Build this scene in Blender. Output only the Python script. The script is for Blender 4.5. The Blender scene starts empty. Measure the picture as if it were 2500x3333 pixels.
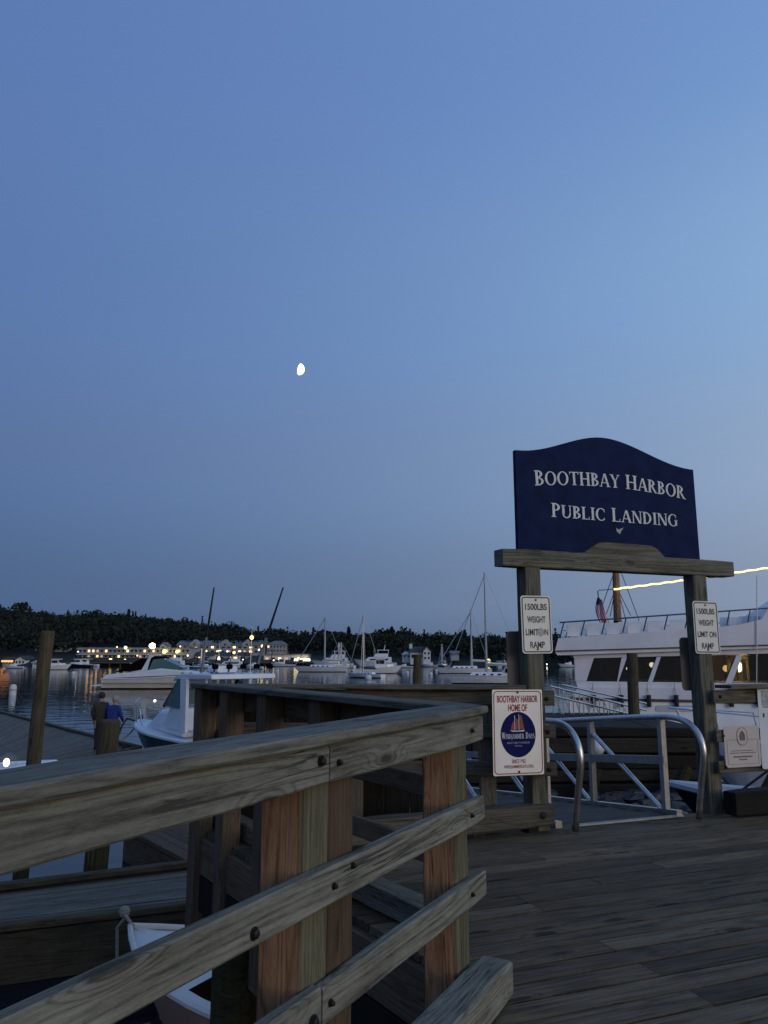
import bpy, bmesh, math, random
from mathutils import Vector, Matrix
R = math.radians
random.seed(7)
sc = bpy.context.scene
COL = sc.collection

# ------------------------------------------------------------------ camera
PITCH, EYE, FPX = R(10.6), 1.33, 2504.0
cam = bpy.data.cameras.new('camera'); camo = bpy.data.objects.new('camera', cam); COL.objects.link(camo)
camo.location = (0, 0, EYE); camo.rotation_euler = (R(90) + PITCH, 0, 0)
cam.sensor_fit = 'VERTICAL'; cam.sensor_height = 36; cam.lens = 36 * FPX / 3333
cam.clip_start = .05; cam.clip_end = 20000
sc.camera = camo

# ------------------------------------------------------------------ dusk sky
w = bpy.data.worlds.new('World'); sc.world = w; w.use_nodes = True
nt = w.node_tree; N = nt.nodes; LK = nt.links
bg = N['Background']
SUN_AZ, SUN_EL = R(138), R(11)
sky = N.new('ShaderNodeTexSky'); sky.sky_type = 'NISHITA'; sky.sun_disc = False
sky.sun_elevation = R(-2); sky.sun_rotation = SUN_AZ; sky.ozone_density = 3
tc = N.new('ShaderNodeTexCoord'); sep = N.new('ShaderNodeSeparateXYZ'); LK.new(tc.outputs['Generated'], sep.inputs[0])
def ramp(stops, inp):
    r = N.new('ShaderNodeValToRGB'); e = r.color_ramp.elements
    while len(e) < len(stops): e.new(.5)
    for i, (p, c) in enumerate(stops): e[i].position = p; e[i].color = (*c, 1)
    r.color_ramp.interpolation = 'EASE'
    LK.new(inp, r.inputs[0]); return r.outputs[0]
mx = N.new('ShaderNodeMath'); mx.operation = 'MAXIMUM'; LK.new(sep.outputs[2], mx.inputs[0]); mx.inputs[1].default_value = 0
basec = ramp([(0, (.150, .205, .300)), (.07, (.204, .270, .392)), (.22, (.232, .331, .505)), (.42, (.204, .346, .590)), (.67, (.150, .271, .555)), (1, (.105, .205, .45))], mx.outputs[0])
kc = ramp([(0, (.68, .50, .30)), (.1, (.66, .47, .275)), (.42, (.45, .40, .25)), (.67, (.23, .215, .15)), (1, (0, 0, 0))], mx.outputs[0])
flat = N.new('ShaderNodeCombineXYZ'); LK.new(sep.outputs[0], flat.inputs[0]); LK.new(sep.outputs[1], flat.inputs[1])
nrm = N.new('ShaderNodeVectorMath'); nrm.operation = 'NORMALIZE'; LK.new(flat.outputs[0], nrm.inputs[0])
GL = R(110)
dot = N.new('ShaderNodeVectorMath'); dot.operation = 'DOT_PRODUCT'; LK.new(nrm.outputs[0], dot.inputs[0]); dot.inputs[1].default_value = (math.sin(GL), math.cos(GL), 0)
dd = N.new('ShaderNodeMath'); dd.operation = 'MULTIPLY'; dd.inputs[1].default_value = 2; LK.new(dot.outputs['Value'], dd.inputs[0])
sp = N.new('ShaderNodeVectorMath'); sp.operation = 'SCALE'; LK.new(kc, sp.inputs[0]); LK.new(dd.outputs[0], sp.inputs['Scale'])
s3 = N.new('ShaderNodeSeparateXYZ'); LK.new(sp.outputs[0], s3.inputs[0]); c3 = N.new('ShaderNodeCombineXYZ')
for i in range(3):
    ex = N.new('ShaderNodeMath'); ex.operation = 'EXPONENT'; LK.new(s3.outputs[i], ex.inputs[0]); LK.new(ex.outputs[0], c3.inputs[i])
mul = N.new('ShaderNodeVectorMath'); mul.operation = 'MULTIPLY'; LK.new(basec, mul.inputs[0]); LK.new(c3.outputs[0], mul.inputs[1])
nis = N.new('ShaderNodeVectorMath'); nis.operation = 'SCALE'; LK.new(sky.outputs[0], nis.inputs[0]); nis.inputs['Scale'].default_value = .05
add = N.new('ShaderNodeVectorMath'); add.operation = 'ADD'; LK.new(mul.outputs[0], add.inputs[0]); LK.new(nis.outputs[0], add.inputs[1])
LK.new(add.outputs[0], bg.inputs[0]); bg.inputs[1].default_value = 1

# afterglow of the set sun, low behind the viewer's right shoulder
sun = bpy.data.lights.new('afterglow', 'SUN'); sun.energy = .54; sun.angle = R(24); sun.color = (1, .80, .58)
suno = bpy.data.objects.new('afterglow', sun); COL.objects.link(suno)
sd = Vector((math.sin(SUN_AZ) * math.cos(SUN_EL), math.cos(SUN_AZ) * math.cos(SUN_EL), math.sin(SUN_EL)))
suno.rotation_euler = sd.to_track_quat('Z', 'Y').to_euler(); suno.location = (10, -12, 8)
sc.view_settings.view_transform = 'Standard'; sc.view_settings.look = 'None'
sc.view_settings.exposure = 0; sc.view_settings.gamma = 1
sc.cycles.use_denoising = True; sc.cycles.max_bounces = 6; sc.cycles.sample_clamp_indirect = 4
sc.cycles.caustics_reflective = False; sc.cycles.caustics_refractive = False

# ------------------------------------------------------------------ helpers
def at(u, v, d):
    """world point seen at photo pixel (u, v), d metres ahead"""
    x = (u - 1250) / FPX; t = (1666.5 - v) / FPX
    dy = math.cos(PITCH) - t * math.sin(PITCH); dz = math.sin(PITCH) + t * math.cos(PITCH)
    s = d / dy
    return Vector((x * s, d, EYE + dz * s))
def onz(u, v, z):
    p = at(u, v, 1.0) - Vector((0, 0, EYE)); s = (z - EYE) / p.z
    return Vector((p.x * s, p.y * s, z))

class MB:
    def __init__(s): s.v = []; s.f = []; s.m = []
    def poly(s, pts, faces, mi=0, M=None):
        o = len(s.v)
        s.v += [tuple(M @ Vector(p)) if M else tuple(p) for p in pts]
        for f in faces: s.f.append([i + o for i in f]); s.m.append(mi)
        return s
    def box(s, lo, hi, mi=0, M=None, bev=0):
        x0, y0, z0 = lo; x1, y1, z1 = hi
        if bev:
            b = bev
            sec = [(y0 + b, z0), (y1 - b, z0), (y1, z0 + b), (y1, z1 - b), (y1 - b, z1), (y0 + b, z1), (y0, z1 - b), (y0, z0 + b)]
            pts = [(x, y, z) for x in (x0, x1) for y, z in sec]
            fs = [(i, (i + 1) % 8, 8 + (i + 1) % 8, 8 + i) for i in range(8)] + [tuple(range(7, -1, -1)), tuple(range(8, 16))]
            return s.poly(pts, fs, mi, M)
        pts = [(x, y, z) for x in (x0, x1) for y in (y0, y1) for z in (z0, z1)]
        return s.poly(pts, [(0, 1, 3, 2), (4, 6, 7, 5), (0, 4, 5, 1), (2, 3, 7, 6), (0, 2, 6, 4), (1, 5, 7, 3)], mi, M)
    def tube(s, path, r, n=8, mi=0, M=None, cap=True):
        P = [Vector(p) for p in path]; rs = r if isinstance(r, (list, tuple)) else [r] * len(P)
        pts = []; up = None
        for i, p in enumerate(P):
            t = (P[min(i + 1, len(P) - 1)] - P[max(i - 1, 0)]).normalized()
            if up is None:
                up = Vector((0, 0, 1)) if abs(t.z) < .9 else Vector((1, 0, 0))
            a = (up - t * up.dot(t)).normalized(); b = t.cross(a); up = a
            for k in range(n):
                g = 2 * math.pi * k / n
                pts.append(p + (a * math.cos(g) + b * math.sin(g)) * rs[i])
        fs = []
        for i in range(len(P) - 1):
            for k in range(n):
                fs.append((i * n + k, i * n + (k + 1) % n, (i + 1) * n + (k + 1) % n, (i + 1) * n + k))
        if cap:
            fs.append(tuple(range(n - 1, -1, -1))); fs.append(tuple(range((len(P) - 1) * n, len(P) * n)))
        return s.poly(pts, fs, mi, M)
    def ball(s, c, r, n=10, m=6, mi=0, sc3=(1, 1, 1)):
        pts = [Vector((0, 0, -1))]
        for j in range(1, m):
            a = -math.pi / 2 + math.pi * j / m
            for k in range(n):
                g = 2 * math.pi * k / n
                pts.append(Vector((math.cos(a) * math.cos(g), math.cos(a) * math.sin(g), math.sin(a))))
        pts.append(Vector((0, 0, 1)))
        fs = [(0, 1 + (k + 1) % n, 1 + k) for k in range(n)]
        for j in range(m - 2):
            for k in range(n):
                a = 1 + j * n
                fs.append((a + k, a + (k + 1) % n, a + n + (k + 1) % n, a + n + k))
        L = len(pts) - 1; a = 1 + (m - 2) * n
        fs += [(L, a + k, a + (k + 1) % n) for k in range(n)]
        C = Vector(c)
        return s.poly([C + Vector((p.x * r * sc3[0], p.y * r * sc3[1], p.z * r * sc3[2])) for p in pts], fs, mi)
    def prism(s, outline, y0, y1, mi=0, M=None):
        """outline of (x, z) points, extruded along y"""
        n = len(outline)
        pts = [(x, y0, z) for x, z in outline] + [(x, y1, z) for x, z in outline]
        fs = [tuple(range(n)), tuple(range(2 * n - 1, n - 1, -1))] + [(i, n + i, n + (i + 1) % n, (i + 1) % n) for i in range(n)]
        return s.poly(pts, fs, mi, M)
    def mesh(s, name):
        me = bpy.data.meshes.new(name); me.from_pydata(s.v, [], s.f)
        for p, mi in zip(me.polygons, s.m): p.material_index = mi
        bm = bmesh.new(); bm.from_mesh(me); bmesh.ops.recalc_face_normals(bm, faces=bm.faces); bm.to_mesh(me); bm.free()
        return me
    def build(s, name, mat, parent=None, loc=None, rot=None, smooth=False):
        me = s.mesh(name)
        for m in (mat if isinstance(mat, (list, tuple)) else [mat]): me.materials.append(m)
        if smooth:
            for p in me.polygons: p.use_smooth = True
        return link(name, me, parent, loc, rot)
def link(name, me, parent=None, loc=None, rot=None):
    o = bpy.data.objects.new(name, me); COL.objects.link(o)
    if parent: o.parent = parent
    if loc is not None: o.location = loc
    if rot is not None: o.rotation_euler = rot
    return o
def tag(o, label=None, cat=None, group=None, kind=None):
    if label: o['label'] = label
    if cat: o['category'] = cat
    if group: o['group'] = group
    if kind: o['kind'] = kind
    return o
def thing(name, label, cat, loc=(0, 0, 0), rz=0, group=None):
    o = bpy.data.objects.new(name, None); COL.objects.link(o); o.empty_display_size = .2
    o.location = loc; o.rotation_euler = (0, 0, rz)
    return tag(o, label, cat, group)
def copy_tree(o, parent=None):
    c = o.copy(); COL.objects.link(c); c.parent = parent
    for ch in list(o.children): copy_tree(ch, c)
    return c
def bevel(o, off, seg=2):
    bm = bmesh.new(); bm.from_mesh(o.data); bmesh.ops.remove_doubles(bm, verts=bm.verts, dist=1e-5)
    bmesh.ops.bevel(bm, geom=list(bm.edges), offset=off, segments=seg, affect='EDGES', profile=.5); bm.to_mesh(o.data); bm.free(); return o
def box(name, lo, hi, mat, parent=None, bev=0, loc=None, rot=None):
    return MB().box(lo, hi, bev=bev).build(name, mat, parent, loc, rot)

# ------------------------------------------------------------------ materials
def newmat(name):
    m = bpy.data.materials.new(name); m.use_nodes = True
    return m, m.node_tree, m.node_tree.nodes['Principled BSDF']
def paint(name, c, rough=.45, metal=0, var=.08, scale=6, spec=.5):
    m, t, b = newmat(name)
    b.inputs['Roughness'].default_value = rough; b.inputs['Metallic'].default_value = metal
    b.inputs['Specular IOR Level'].default_value = spec
    if var:
        co = t.nodes.new('ShaderNodeTexCoord'); n = t.nodes.new('ShaderNodeTexNoise'); n.inputs['Scale'].default_value = scale; n.inputs['Detail'].default_value = 5
        t.links.new(co.outputs['Object'], n.inputs['Vector'])
        r = t.nodes.new('ShaderNodeValToRGB'); r.color_ramp.elements[0].position = .3; r.color_ramp.elements[1].position = .7
        r.color_ramp.elements[0].color = (*[x * (1 - var * 1.6) for x in c], 1); r.color_ramp.elements[1].color = (*[min(1, x * (1 + var)) for x in c], 1)
        t.links.new(n.outputs['Fac'], r.inputs[0]); t.links.new(r.outputs[0], b.inputs['Base Color'])
    else: b.inputs['Base Color'].default_value = (*c, 1)
    return m
def glow(name, c, s):
    m, t, b = newmat(name)
    b.inputs['Base Color'].default_value = (*[min(.8, x) for x in c], 1)
    b.inputs['Emission Color'].default_value = (*c, 1); b.inputs['Emission Strength'].default_value = s
    return m
def wood(name, dark, light, warm=None, grain=1.0, knots=.6, bump=.35, vary=.25, rough=.85):
    """weathered board, grain along the object's own x axis"""
    m, t, b = newmat(name); n = t.nodes; L = t.links
    co = n.new('ShaderNodeTexCoord'); oi = n.new('ShaderNodeObjectInfo')
    off = n.new('ShaderNodeMath'); off.operation = 'MULTIPLY'; off.inputs[1].default_value = 57.3; L.new(oi.outputs['Random'], off.inputs[0])
    cv = n.new('ShaderNodeCombineXYZ'); L.new(off.outputs[0], cv.inputs[0]); L.new(off.outputs[0], cv.inputs[1]); L.new(off.outputs[0], cv.inputs[2])
    ad = n.new('ShaderNodeVectorMath'); L.new(co.outputs['Object'], ad.inputs[0]); L.new(cv.outputs[0], ad.inputs[1])
    def mapped(s):
        k = n.new('ShaderNodeVectorMath'); k.operation = 'MULTIPLY'; k.inputs[1].default_value = s; L.new(ad.outputs[0], k.inputs[0]); return k.outputs[0]
    def noise(vec, sc_, det, rough_=.55):
        q = n.new('ShaderNodeTexNoise'); q.inputs['Scale'].default_value = sc_; q.inputs['Detail'].default_value = det; q.inputs['Roughness'].default_value = rough_
        L.new(vec, q.inputs['Vector']); return q.outputs['Fac']
    def math_(op, a, b_=None, c=None):
        q = n.new('ShaderNodeMath'); q.operation = op
        for i, x in enumerate((a, b_, c)):
            if x is None: continue
            if hasattr(x, 'links'): L.new(x, q.inputs[i])
            else: q.inputs[i].default_value = x
        return q.outputs[0]
    def mrange(x, a, c, lo=0, hi=1):
        q = n.new('ShaderNodeMapRange'); q.inputs['From Min'].default_value = a; q.inputs['From Max'].default_value = c; q.inputs['To Min'].default_value = lo; q.inputs['To Max'].default_value = hi
        L.new(x, q.inputs['Value']); return q.outputs[0]
    # knots push the growth rings aside
    vo = n.new('ShaderNodeTexVoronoi'); vo.inputs['Scale'].default_value = 1; L.new(mapped((2.3, 7.5, 7.5)), vo.inputs['Vector'])
    sepc = n.new('ShaderNodeSeparateColor'); L.new(vo.outputs['Color'], sepc.inputs[0])
    pick = mrange(sepc.outputs[0], .45, .5)
    near = math_('MULTIPLY', mrange(vo.outputs['Distance'], .0, .38, 1, 0), pick)
    field = math_('ADD', noise(mapped((.5, 9, 9)), 1.0, 1.2, .4), math_('MULTIPLY', near, .24))
    rings = math_('SINE', math_('MULTIPLY', field, 105 * grain))
    rings = math_('POWER', math_('MULTIPLY_ADD', rings, .5, .5), 3.0)
    fine = noise(mapped((22, 150, 150)), 1.0, 5, .85)
    streak = noise(mapped((3.2, 62, 62)), 1.0, 5, .7)
    wide = noise(mapped((.8, 14, 14)), 1.0, 3, .6)
    blot = noise(mapped((3.0, 5, 5)), 1.0, 4, .65)
    f = math_('ADD', math_('MULTIPLY', rings, -.17), math_('MULTIPLY', fine, .60))
    f = math_('ADD', f, math_('MULTIPLY', streak, .72)); f = math_('ADD', f, math_('MULTIPLY', wide, .42)); f = math_('ADD', f, math_('MULTIPLY', blot, .48))
    f = math_('SUBTRACT', f, .60)
    kn = math_('MULTIPLY', mrange(vo.outputs['Distance'], .09, .20, knots, 0), pick)
    f = math_('SUBTRACT', f, math_('MULTIPLY', kn, .55))
    # checks: long dark splits
    ck = math_('ABSOLUTE', math_('SUBTRACT', noise(mapped((.55, 22, 22)), 1.0, 2.5, .55), .5))
    ckm = math_('MULTIPLY', mrange(ck, .004, .012, 1, 0), mrange(noise(mapped((1.1, 3, 3)), 1.0, 2), .50, .60))
    f = math_('SUBTRACT', f, math_('MULTIPLY', ckm, .55))
    r = n.new('ShaderNodeValToRGB'); e = r.color_ramp.elements; e[0].position = .18; e[0].color = (*dark, 1); e[1].position = .82; e[1].color = (*light, 1)
    L.new(f, r.inputs[0]); col = r.outputs[0]
    if warm:
        mxn = n.new('ShaderNodeMix'); mxn.data_type = 'RGBA'; L.new(math_('MULTIPLY', math_('SUBTRACT', blot, .35), 1.6), mxn.inputs[0])
        L.new(col, mxn.inputs[6]); mxn.inputs[7].default_value = (*warm, 1); mxn.clamp_factor = True; col = mxn.outputs[2]
    hs = n.new('ShaderNodeHueSaturation'); L.new(math_('MULTIPLY_ADD', oi.outputs['Random'], vary * 2, 1 - vary), hs.inputs['Value']); L.new(col, hs.inputs['Color'])
    L.new(hs.outputs[0], b.inputs['Base Color'])
    b.inputs['Roughness'].default_value = rough; b.inputs['Specular IOR Level'].default_value = .25
    bp = n.new('ShaderNodeBump'); bp.inputs['Strength'].default_value = bump; bp.inputs['Distance'].default_value = .006; L.new(f, bp.inputs['Height']); L.new(bp.outputs[0], b.inputs['Normal'])
    return m
W_RAIL = wood('weathered_rail_wood', (.050, .047, .037), (.285, .272, .215), grain=1.0, bump=.6, vary=.14)
W_OLD = wood('old_grey_wood', (.038, .032, .022), (.19, .165, .12), grain=.8)
W_SIGN = wood('grey_green_post_wood', (.055, .049, .036), (.26, .235, .172), grain=.7)
W_DECK = wood('deck_plank_wood', (.030, .022, .013), (.185, .136, .080), grain=.5, knots=.8, bump=.7, vary=.36, rough=.75)
W_NEW = wood('orange_new_post_wood', (.13, .062, .030), (.58, .30, .145), grain=1.1, knots=.8, vary=.10)
W_GREEN = wood('treated_greenish_wood', (.045, .039, .022), (.20, .178, .11), grain=.8, vary=.1)
W_BROWN = wood('dark_brown_wood', (.055, .034, .020), (.165, .108, .066), grain=.8)  # plain dark brown wood colour
W_PILE = wood('creosoted_pile_wood', (.030, .022, .012), (.125, .098, .056), grain=.5, knots=.3, bump=.6)
W_WET = wood('wet_algae_pile_wood', (.015, .013, .005), (.075, .062, .020), grain=.4, knots=.2, bump=.6)
W_BLACK = wood('near_black_wood', (.004, .004, .003), (.022, .018, .013), grain=.4)  # near-black wood; also colours the boards filling the gap behind the rails
W_FLOAT = wood('grey_float_planking', (.06, .050, .038), (.22, .185, .14), grain=.4, knots=.2, vary=.12, rough=.75)
W_CRIB = wood('dark_crib_timber', (.008, .007, .005), (.045, .038, .028), grain=.4, bump=.6)
W_TREAD = wood('dark_gangway_tread', (.035, .031, .026), (.11, .10, .085), grain=.4, knots=.2, vary=.15, rough=.75)
NAVY = paint('navy_sign_paint', (.009, .017, .060), .75, var=.18, scale=7, spec=.08)
LETTER = paint('off_white_letter_paint', (.62, .62, .60), .5, var=.1, scale=30)
SIGNW = paint('white_sign_sheet', (.84, .76, .66), .4, var=.05)
SIGNW2 = paint('white_regulatory_sheet', (.70, .67, .61), .35, var=.05)
SIGNBACK = paint('dull_sign_back', (.10, .085, .07), .6, .2)
INK = paint('black_sign_ink', (.012, .012, .013), .5, var=0)
GREYSTK = paint('faded_round_sticker', (.36, .36, .35), .5, var=.1, scale=60)
RED = paint('red_sign_ink', (.30, .016, .018), .6, var=.1, scale=40)
LOGOBLUE = paint('logo_blue_ink', (.007, .010, .075), .7, var=.05, spec=.1)
SAILRED = paint('logo_sail_red', (.22, .03, .025), .5, var=.15, scale=60)
BEIGE = paint('beige_plaque', (.52, .44, .40), .5, var=.05)
SEALGREY = paint('plaque_seal_print', (.13, .105, .095), .5, var=.3, scale=90)
PAPER = paint('notice_paper', (.60, .61, .63), .5, var=.05)
PAPERG = paint('notice_picture_grey', (.32, .33, .34), .5, var=.25, scale=25)
ALU = paint('brushed_aluminium', (.60, .57, .53), .30, 1.0, var=.12, scale=14)
ALUF = paint('dull_aluminium_bar', (.36, .34, .32), .5, .6, var=.12, scale=18)
STEEL = paint('rusty_bolt_steel', (.025, .02, .017), .6, .6, var=.3, scale=90)
CHROME = paint('stainless_rail', (.6, .62, .65), .2, 1.0, var=.05)
GEL = paint('white_gelcoat', (.72, .72, .74), .28, var=.05, scale=2)
GELW = paint('cream_gelcoat', (.68, .61, .53), .35, var=.06, scale=2)
GELG = paint('pale_grey_gelcoat', (.42, .42, .45), .35, var=.06, scale=2)
FERRYW = paint('lilac_white_ferry_paint', (.60, .585, .64), .4, var=.06, scale=1.2)
BLACKC = paint('black_canvas', (.004, .004, .0045), .9, var=.2, spec=.05)
TEAL = paint('dark_teal_hull', (.02, .06, .075), .3, var=.1)
HULLNAVY = paint('navy_boot_stripe', (.008, .010, .016), .35, var=.1)
MAROON = paint('maroon_stripe', (.05, .008, .010), .4, var=.1)
PEACH = paint('tan_skiff_hull', (.42, .24, .17), .45, var=.1)
RUBBER = paint('black_rubber', (.012, .012, .012), .7, var=.2)
ROPE = paint('grey_rope', (.28, .25, .21), .9, var=.3, scale=60)
CHAIRW = paint('white_chair_plastic', (.75, .73, .72), .45, var=.04)
RAILDARK = paint('dark_ferry_rail', (.03, .035, .05), .4, .3, var=.1)
MASTW = paint('silver_mast', (.38, .40, .42), .35, .6, var=.1)
MASTB = paint('varnished_wood_mast', (.20, .09, .03), .45, var=.25, scale=8)
FLAGR = paint('flag_red', (.55, .03, .04), .8, var=.15)
FLAGW = paint('flag_white', (.7, .68, .68), .8, var=.08)
FLAGB = paint('flag_blue', (.02, .03, .12), .8, var=.1)
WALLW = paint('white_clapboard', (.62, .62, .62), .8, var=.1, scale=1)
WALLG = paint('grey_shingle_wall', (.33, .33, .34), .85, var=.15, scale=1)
ROOFD = paint('dark_shingle_roof', (.045, .045, .05), .9, var=.2, scale=1)
ROOFG = paint('grey_shingle_roof', (.18, .18, .19), .9, var=.2, scale=1)
AWNY = paint('yellow_awning', (.22, .19, .05), .8, var=.15, scale=1)
CONC = paint('pale_concrete', (.55, .55, .56), .85, var=.2, scale=1)
BUOYW = paint('white_buoy_plastic', (.60, .61, .63), .5, var=.1)
def glassmat(name, c, alpha=.5):
    m, t, b = newmat(name); n = t.nodes; L = t.links
    b.inputs['Base Color'].default_value = (*c, 1); b.inputs['Roughness'].default_value = .04; b.inputs['Specular IOR Level'].default_value = .25
    tr = n.new('ShaderNodeBsdfTransparent'); ms = n.new('ShaderNodeMixShader'); ms.inputs[0].default_value = alpha
    L.new(tr.outputs[0], ms.inputs[1]); L.new(b.outputs[0], ms.inputs[2]); L.new(ms.outputs[0], n['Material Output'].inputs[0]); return m
GLASS = glassmat('tinted_window_glass', (.010, .012, .011), .58)
GLASSD = paint('dark_window_glass', (.012, .014, .016), .08, var=0)
GLASSB = glassmat('aqua_windscreen_glass', (.10, .20, .21), .75)
LAMPW = glow('warm_lamp_glow', (1, .62, .24), 2.6); LAMPY = glow('yellow_lamp_glow', (1, .74, .20), 3.4)
LAMPC = glow('white_lamp_glow', (1, .92, .70), 3.5); LAMPO = glow('orange_strip_glow', (1, .36, .10), 1.7)
WINLIT = glow('lit_window_glow', (1, .62, .28), 2.2); WINDIM = glow('dim_window_glow', (1, .55, .35), .55)
AWNLIT = glow('lit_canopy_glow', (1, .82, .45), 2.4)
STRING = glow('rope_light_glow', (1, .84, .36), 1.7)
FLOODM = glow('flood_lamp_glow', (1, .93, .50), 14)
MOONM = glow('moonlit_face', (1, .97, .90), 3.2)

# ------------------------------------------------------------------ water
WZ = -2.1
m, t, b = newmat('harbour_water'); WATER = m; n = t.nodes; L = t.links
b.inputs['Base Color'].default_value = (.006, .012, .016, 1); b.inputs['Roughness'].default_value = .045; b.inputs['IOR'].default_value = 1.33
co = n.new('ShaderNodeTexCoord')
def wn(scale, det, strech):
    k = n.new('ShaderNodeVectorMath'); k.operation = 'MULTIPLY'; k.inputs[1].default_value = strech; L.new(co.outputs['Object'], k.inputs[0])
    q = n.new('ShaderNodeTexNoise'); q.inputs['Scale'].default_value = scale; q.inputs['Detail'].default_value = det; L.new(k.outputs[0], q.inputs['Vector']); return q.outputs['Fac']
b1 = n.new('ShaderNodeBump'); b1.inputs['Strength'].default_value = .10; b1.inputs['Distance'].default_value = .25; L.new(wn(.55, 2, (1, 1.7, 1)), b1.inputs['Height'])
b2 = n.new('ShaderNodeBump'); b2.inputs['Strength'].default_value = .05; b2.inputs['Distance'].default_value = .05; L.new(wn(3.2, 2, (1, 1.4, 1)), b2.inputs['Height']); L.new(b1.outputs[0], b2.inputs['Normal'])
L.new(b2.outputs[0], b.inputs['Normal'])
mb = MB(); mb.poly([(-3000, -40, WZ), (3000, -40, WZ), (3000, 1200, WZ), (-3000, 1200, WZ)], [(0, 1, 2, 3)])
tag(mb.build('water', WATER), kind='structure')

# ------------------------------------------------------------------ far shore: terrain and woods
def crest(x):            # skyline of ground (before trees) at y = 430
    pts = [(-300, 22), (-211, 20), (-161, 16.5), (-110, 14), (-68, 6.8), (-26, 5.4), (0, 5.4), (43, 3.8), (77, 2.8), (160, 2.2), (400, 2)]
    for (a, p), (c, q) in zip(pts, pts[1:]):
        if a <= x <= c: return p + (q - p) * (x - a) / (c - a)
    return pts[0][1] if x < pts[0][0] else pts[-1][1]
def shore(x): return 272 + 8 * math.sin(x * .021) + (0 if x < 0 else min(25, x * .15))
def ground(x, y):
    s = shore(x); k = max(0, min(1, (y - s) / (430 - s)))
    if y < s: return WZ - .8 + .0 * y
    return WZ + .9 + (crest(x) - WZ) * (k ** .75)
gm = paint('dark_hillside_soil', (.010, .012, .009), .95, var=.3, scale=.1)
mb = MB(); xs = [-600 + 12 * i for i in range(110)]; ys = [255, 262, 268, 272, 276, 280, 285, 292, 300, 315, 335, 360, 390, 430, 470, 560, 700]
pts = [(x, y, ground(x, y) if y <= 430 else crest(x) - (y - 430) * .05) for y in ys for x in xs]
nx = len(xs)
mb.poly(pts, [(j * nx + i, j * nx + i + 1, (j + 1) * nx + i + 1, (j + 1) * nx + i) for j in range(len(ys) - 1) for i in range(nx - 1)])
tag(mb.build('hillside_terrain', gm, smooth=True), kind='structure')
def leafmat(name, c1, c2):
    m, t, b = newmat(name); n = t.nodes
    g = n.new('ShaderNodeNewGeometry'); r = n.new('ShaderNodeValToRGB'); r.color_ramp.elements[0].color = (*c1, 1); r.color_ramp.elements[1].color = (*c2, 1)
    t.links.new(g.outputs['Random Per Island'], r.inputs[0]); t.links.new(r.outputs[0], b.inputs['Base Color']); b.inputs['Roughness'].default_value = .9; b.inputs['Specular IOR Level'].default_value = .1
    return m
LEAF = leafmat('dusk_forest_foliage', (.013, .018, .014), (.032, .041, .031))
BARK = paint('grey_bark', (.05, .042, .035), .9, var=.2)
rnd = random.Random(3)
def crown(mb, c, rx, rz, nq, size, conif=False):
    for _ in range(nq):
        while True:
            p = Vector((rnd.uniform(-1, 1), rnd.uniform(-1, 1), rnd.uniform(-1, 1)))
            if .25 < p.length <= 1: break
        if conif:
            h = rnd.random() ** .8; a = rnd.uniform(0, 6.28); rr = (1 - h) * rx * rnd.uniform(.5, 1)
            q = Vector((rr * math.cos(a), rr * math.sin(a), (h * 2 - 1) * rz))
        else: q = Vector((p.x * rx, p.y * rx, p.z * rz))
        q += Vector(c)
        d1 = Vector((rnd.gauss(0, 1), rnd.gauss(0, 1), rnd.gauss(0, 1))).normalized(); d2 = d1.cross(Vector((rnd.gauss(0, 1), rnd.gauss(0, 1), rnd.gauss(0, 1)))).normalized()
        s = size * rnd.uniform(.6, 1.3)
        o = len(mb.v); mb.v += [tuple(q + d1 * s), tuple(q + d2 * s * .8), tuple(q - d1 * s), tuple(q - d2 * s * .8)]; mb.f.append([o, o + 1, o + 2, o + 3]); mb.m.append(0)
mb = MB()
y = 284
while y < 452:
    x = -345 - rnd.uniform(0, 4)
    while x < 250:
        if -.95 < x / y < .7:
            yy = y + rnd.uniform(-3, 3); z = ground(x, yy) if yy <= 430 else crest(x)
            h = rnd.uniform(6.5, 9.0) * (1 + .12 * math.sin(x * .09 + yy * .05) + .10 * math.sin(x * .23 + 1.3)); open_ = (yy < 306 and -112 < x < -20) or (yy < 292 and 6 < x < 40)
            if rnd.random() < .93 and not open_:
                cf = rnd.random() < .05
                if cf: crown(mb, (x, yy, z + h * .6), 2.0, h * .55, 70, .6, True)
                else:
                    crown(mb, (x, yy, z + h * .55), rnd.uniform(3, 4.6), h * .42, 80, .72)
        x += rnd.uniform(4.6, 7.5)
    y += 6.2 if y < 340 else 8.5
me = bpy.data.meshes.new('woods'); me.from_pydata(mb.v, [], mb.f); me.materials.append(LEAF)
tag(link('woods', me), 'dark wooded hillside behind the harbour', 'forest', kind='stuff')
def tree(loc, h, rx, label, conif=False):
    o = thing('conifer_tree' if conif else 'broadleaf_tree', label, 'tree', loc, group='trees standing out on the far shore')
    MB().tube([(0, 0, 0), (.1, 0, h * .4), (0, .1, h * .85)], [.32, .22, .06], 6).build('trunk', BARK, o)
    b_ = MB()
    if conif: crown(b_, (0, 0, h * .56), rx, h * .44, 130, .8, True)
    else:
        for k in range(6):
            a = k * 1.05; crown(b_, (math.cos(a) * rx * .45, math.sin(a) * rx * .45, h * (.55 + .25 * rnd.random())), rx * .62, h * .22, 45, .75)
        for k in range(3): MB()
    me_ = bpy.data.meshes.new('crown'); me_.from_pydata(b_.v, [], b_.f); me_.materials.append(LEAF); link('crown', me_, o)
def skytree(u, vtop, d, h, rx, label, conif=False):
    p = at(u, vtop, d); tree((p.x, d, p.z - h), h, rx, label, conif)
skytree(305, 1985, 425, 13, 4.5, 'tall round tree breaking the skyline above the moored cruiser')
skytree(72, 1958, 430, 13, 5, 'broad tree on the hilltop above the tall leaning pile')
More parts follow.
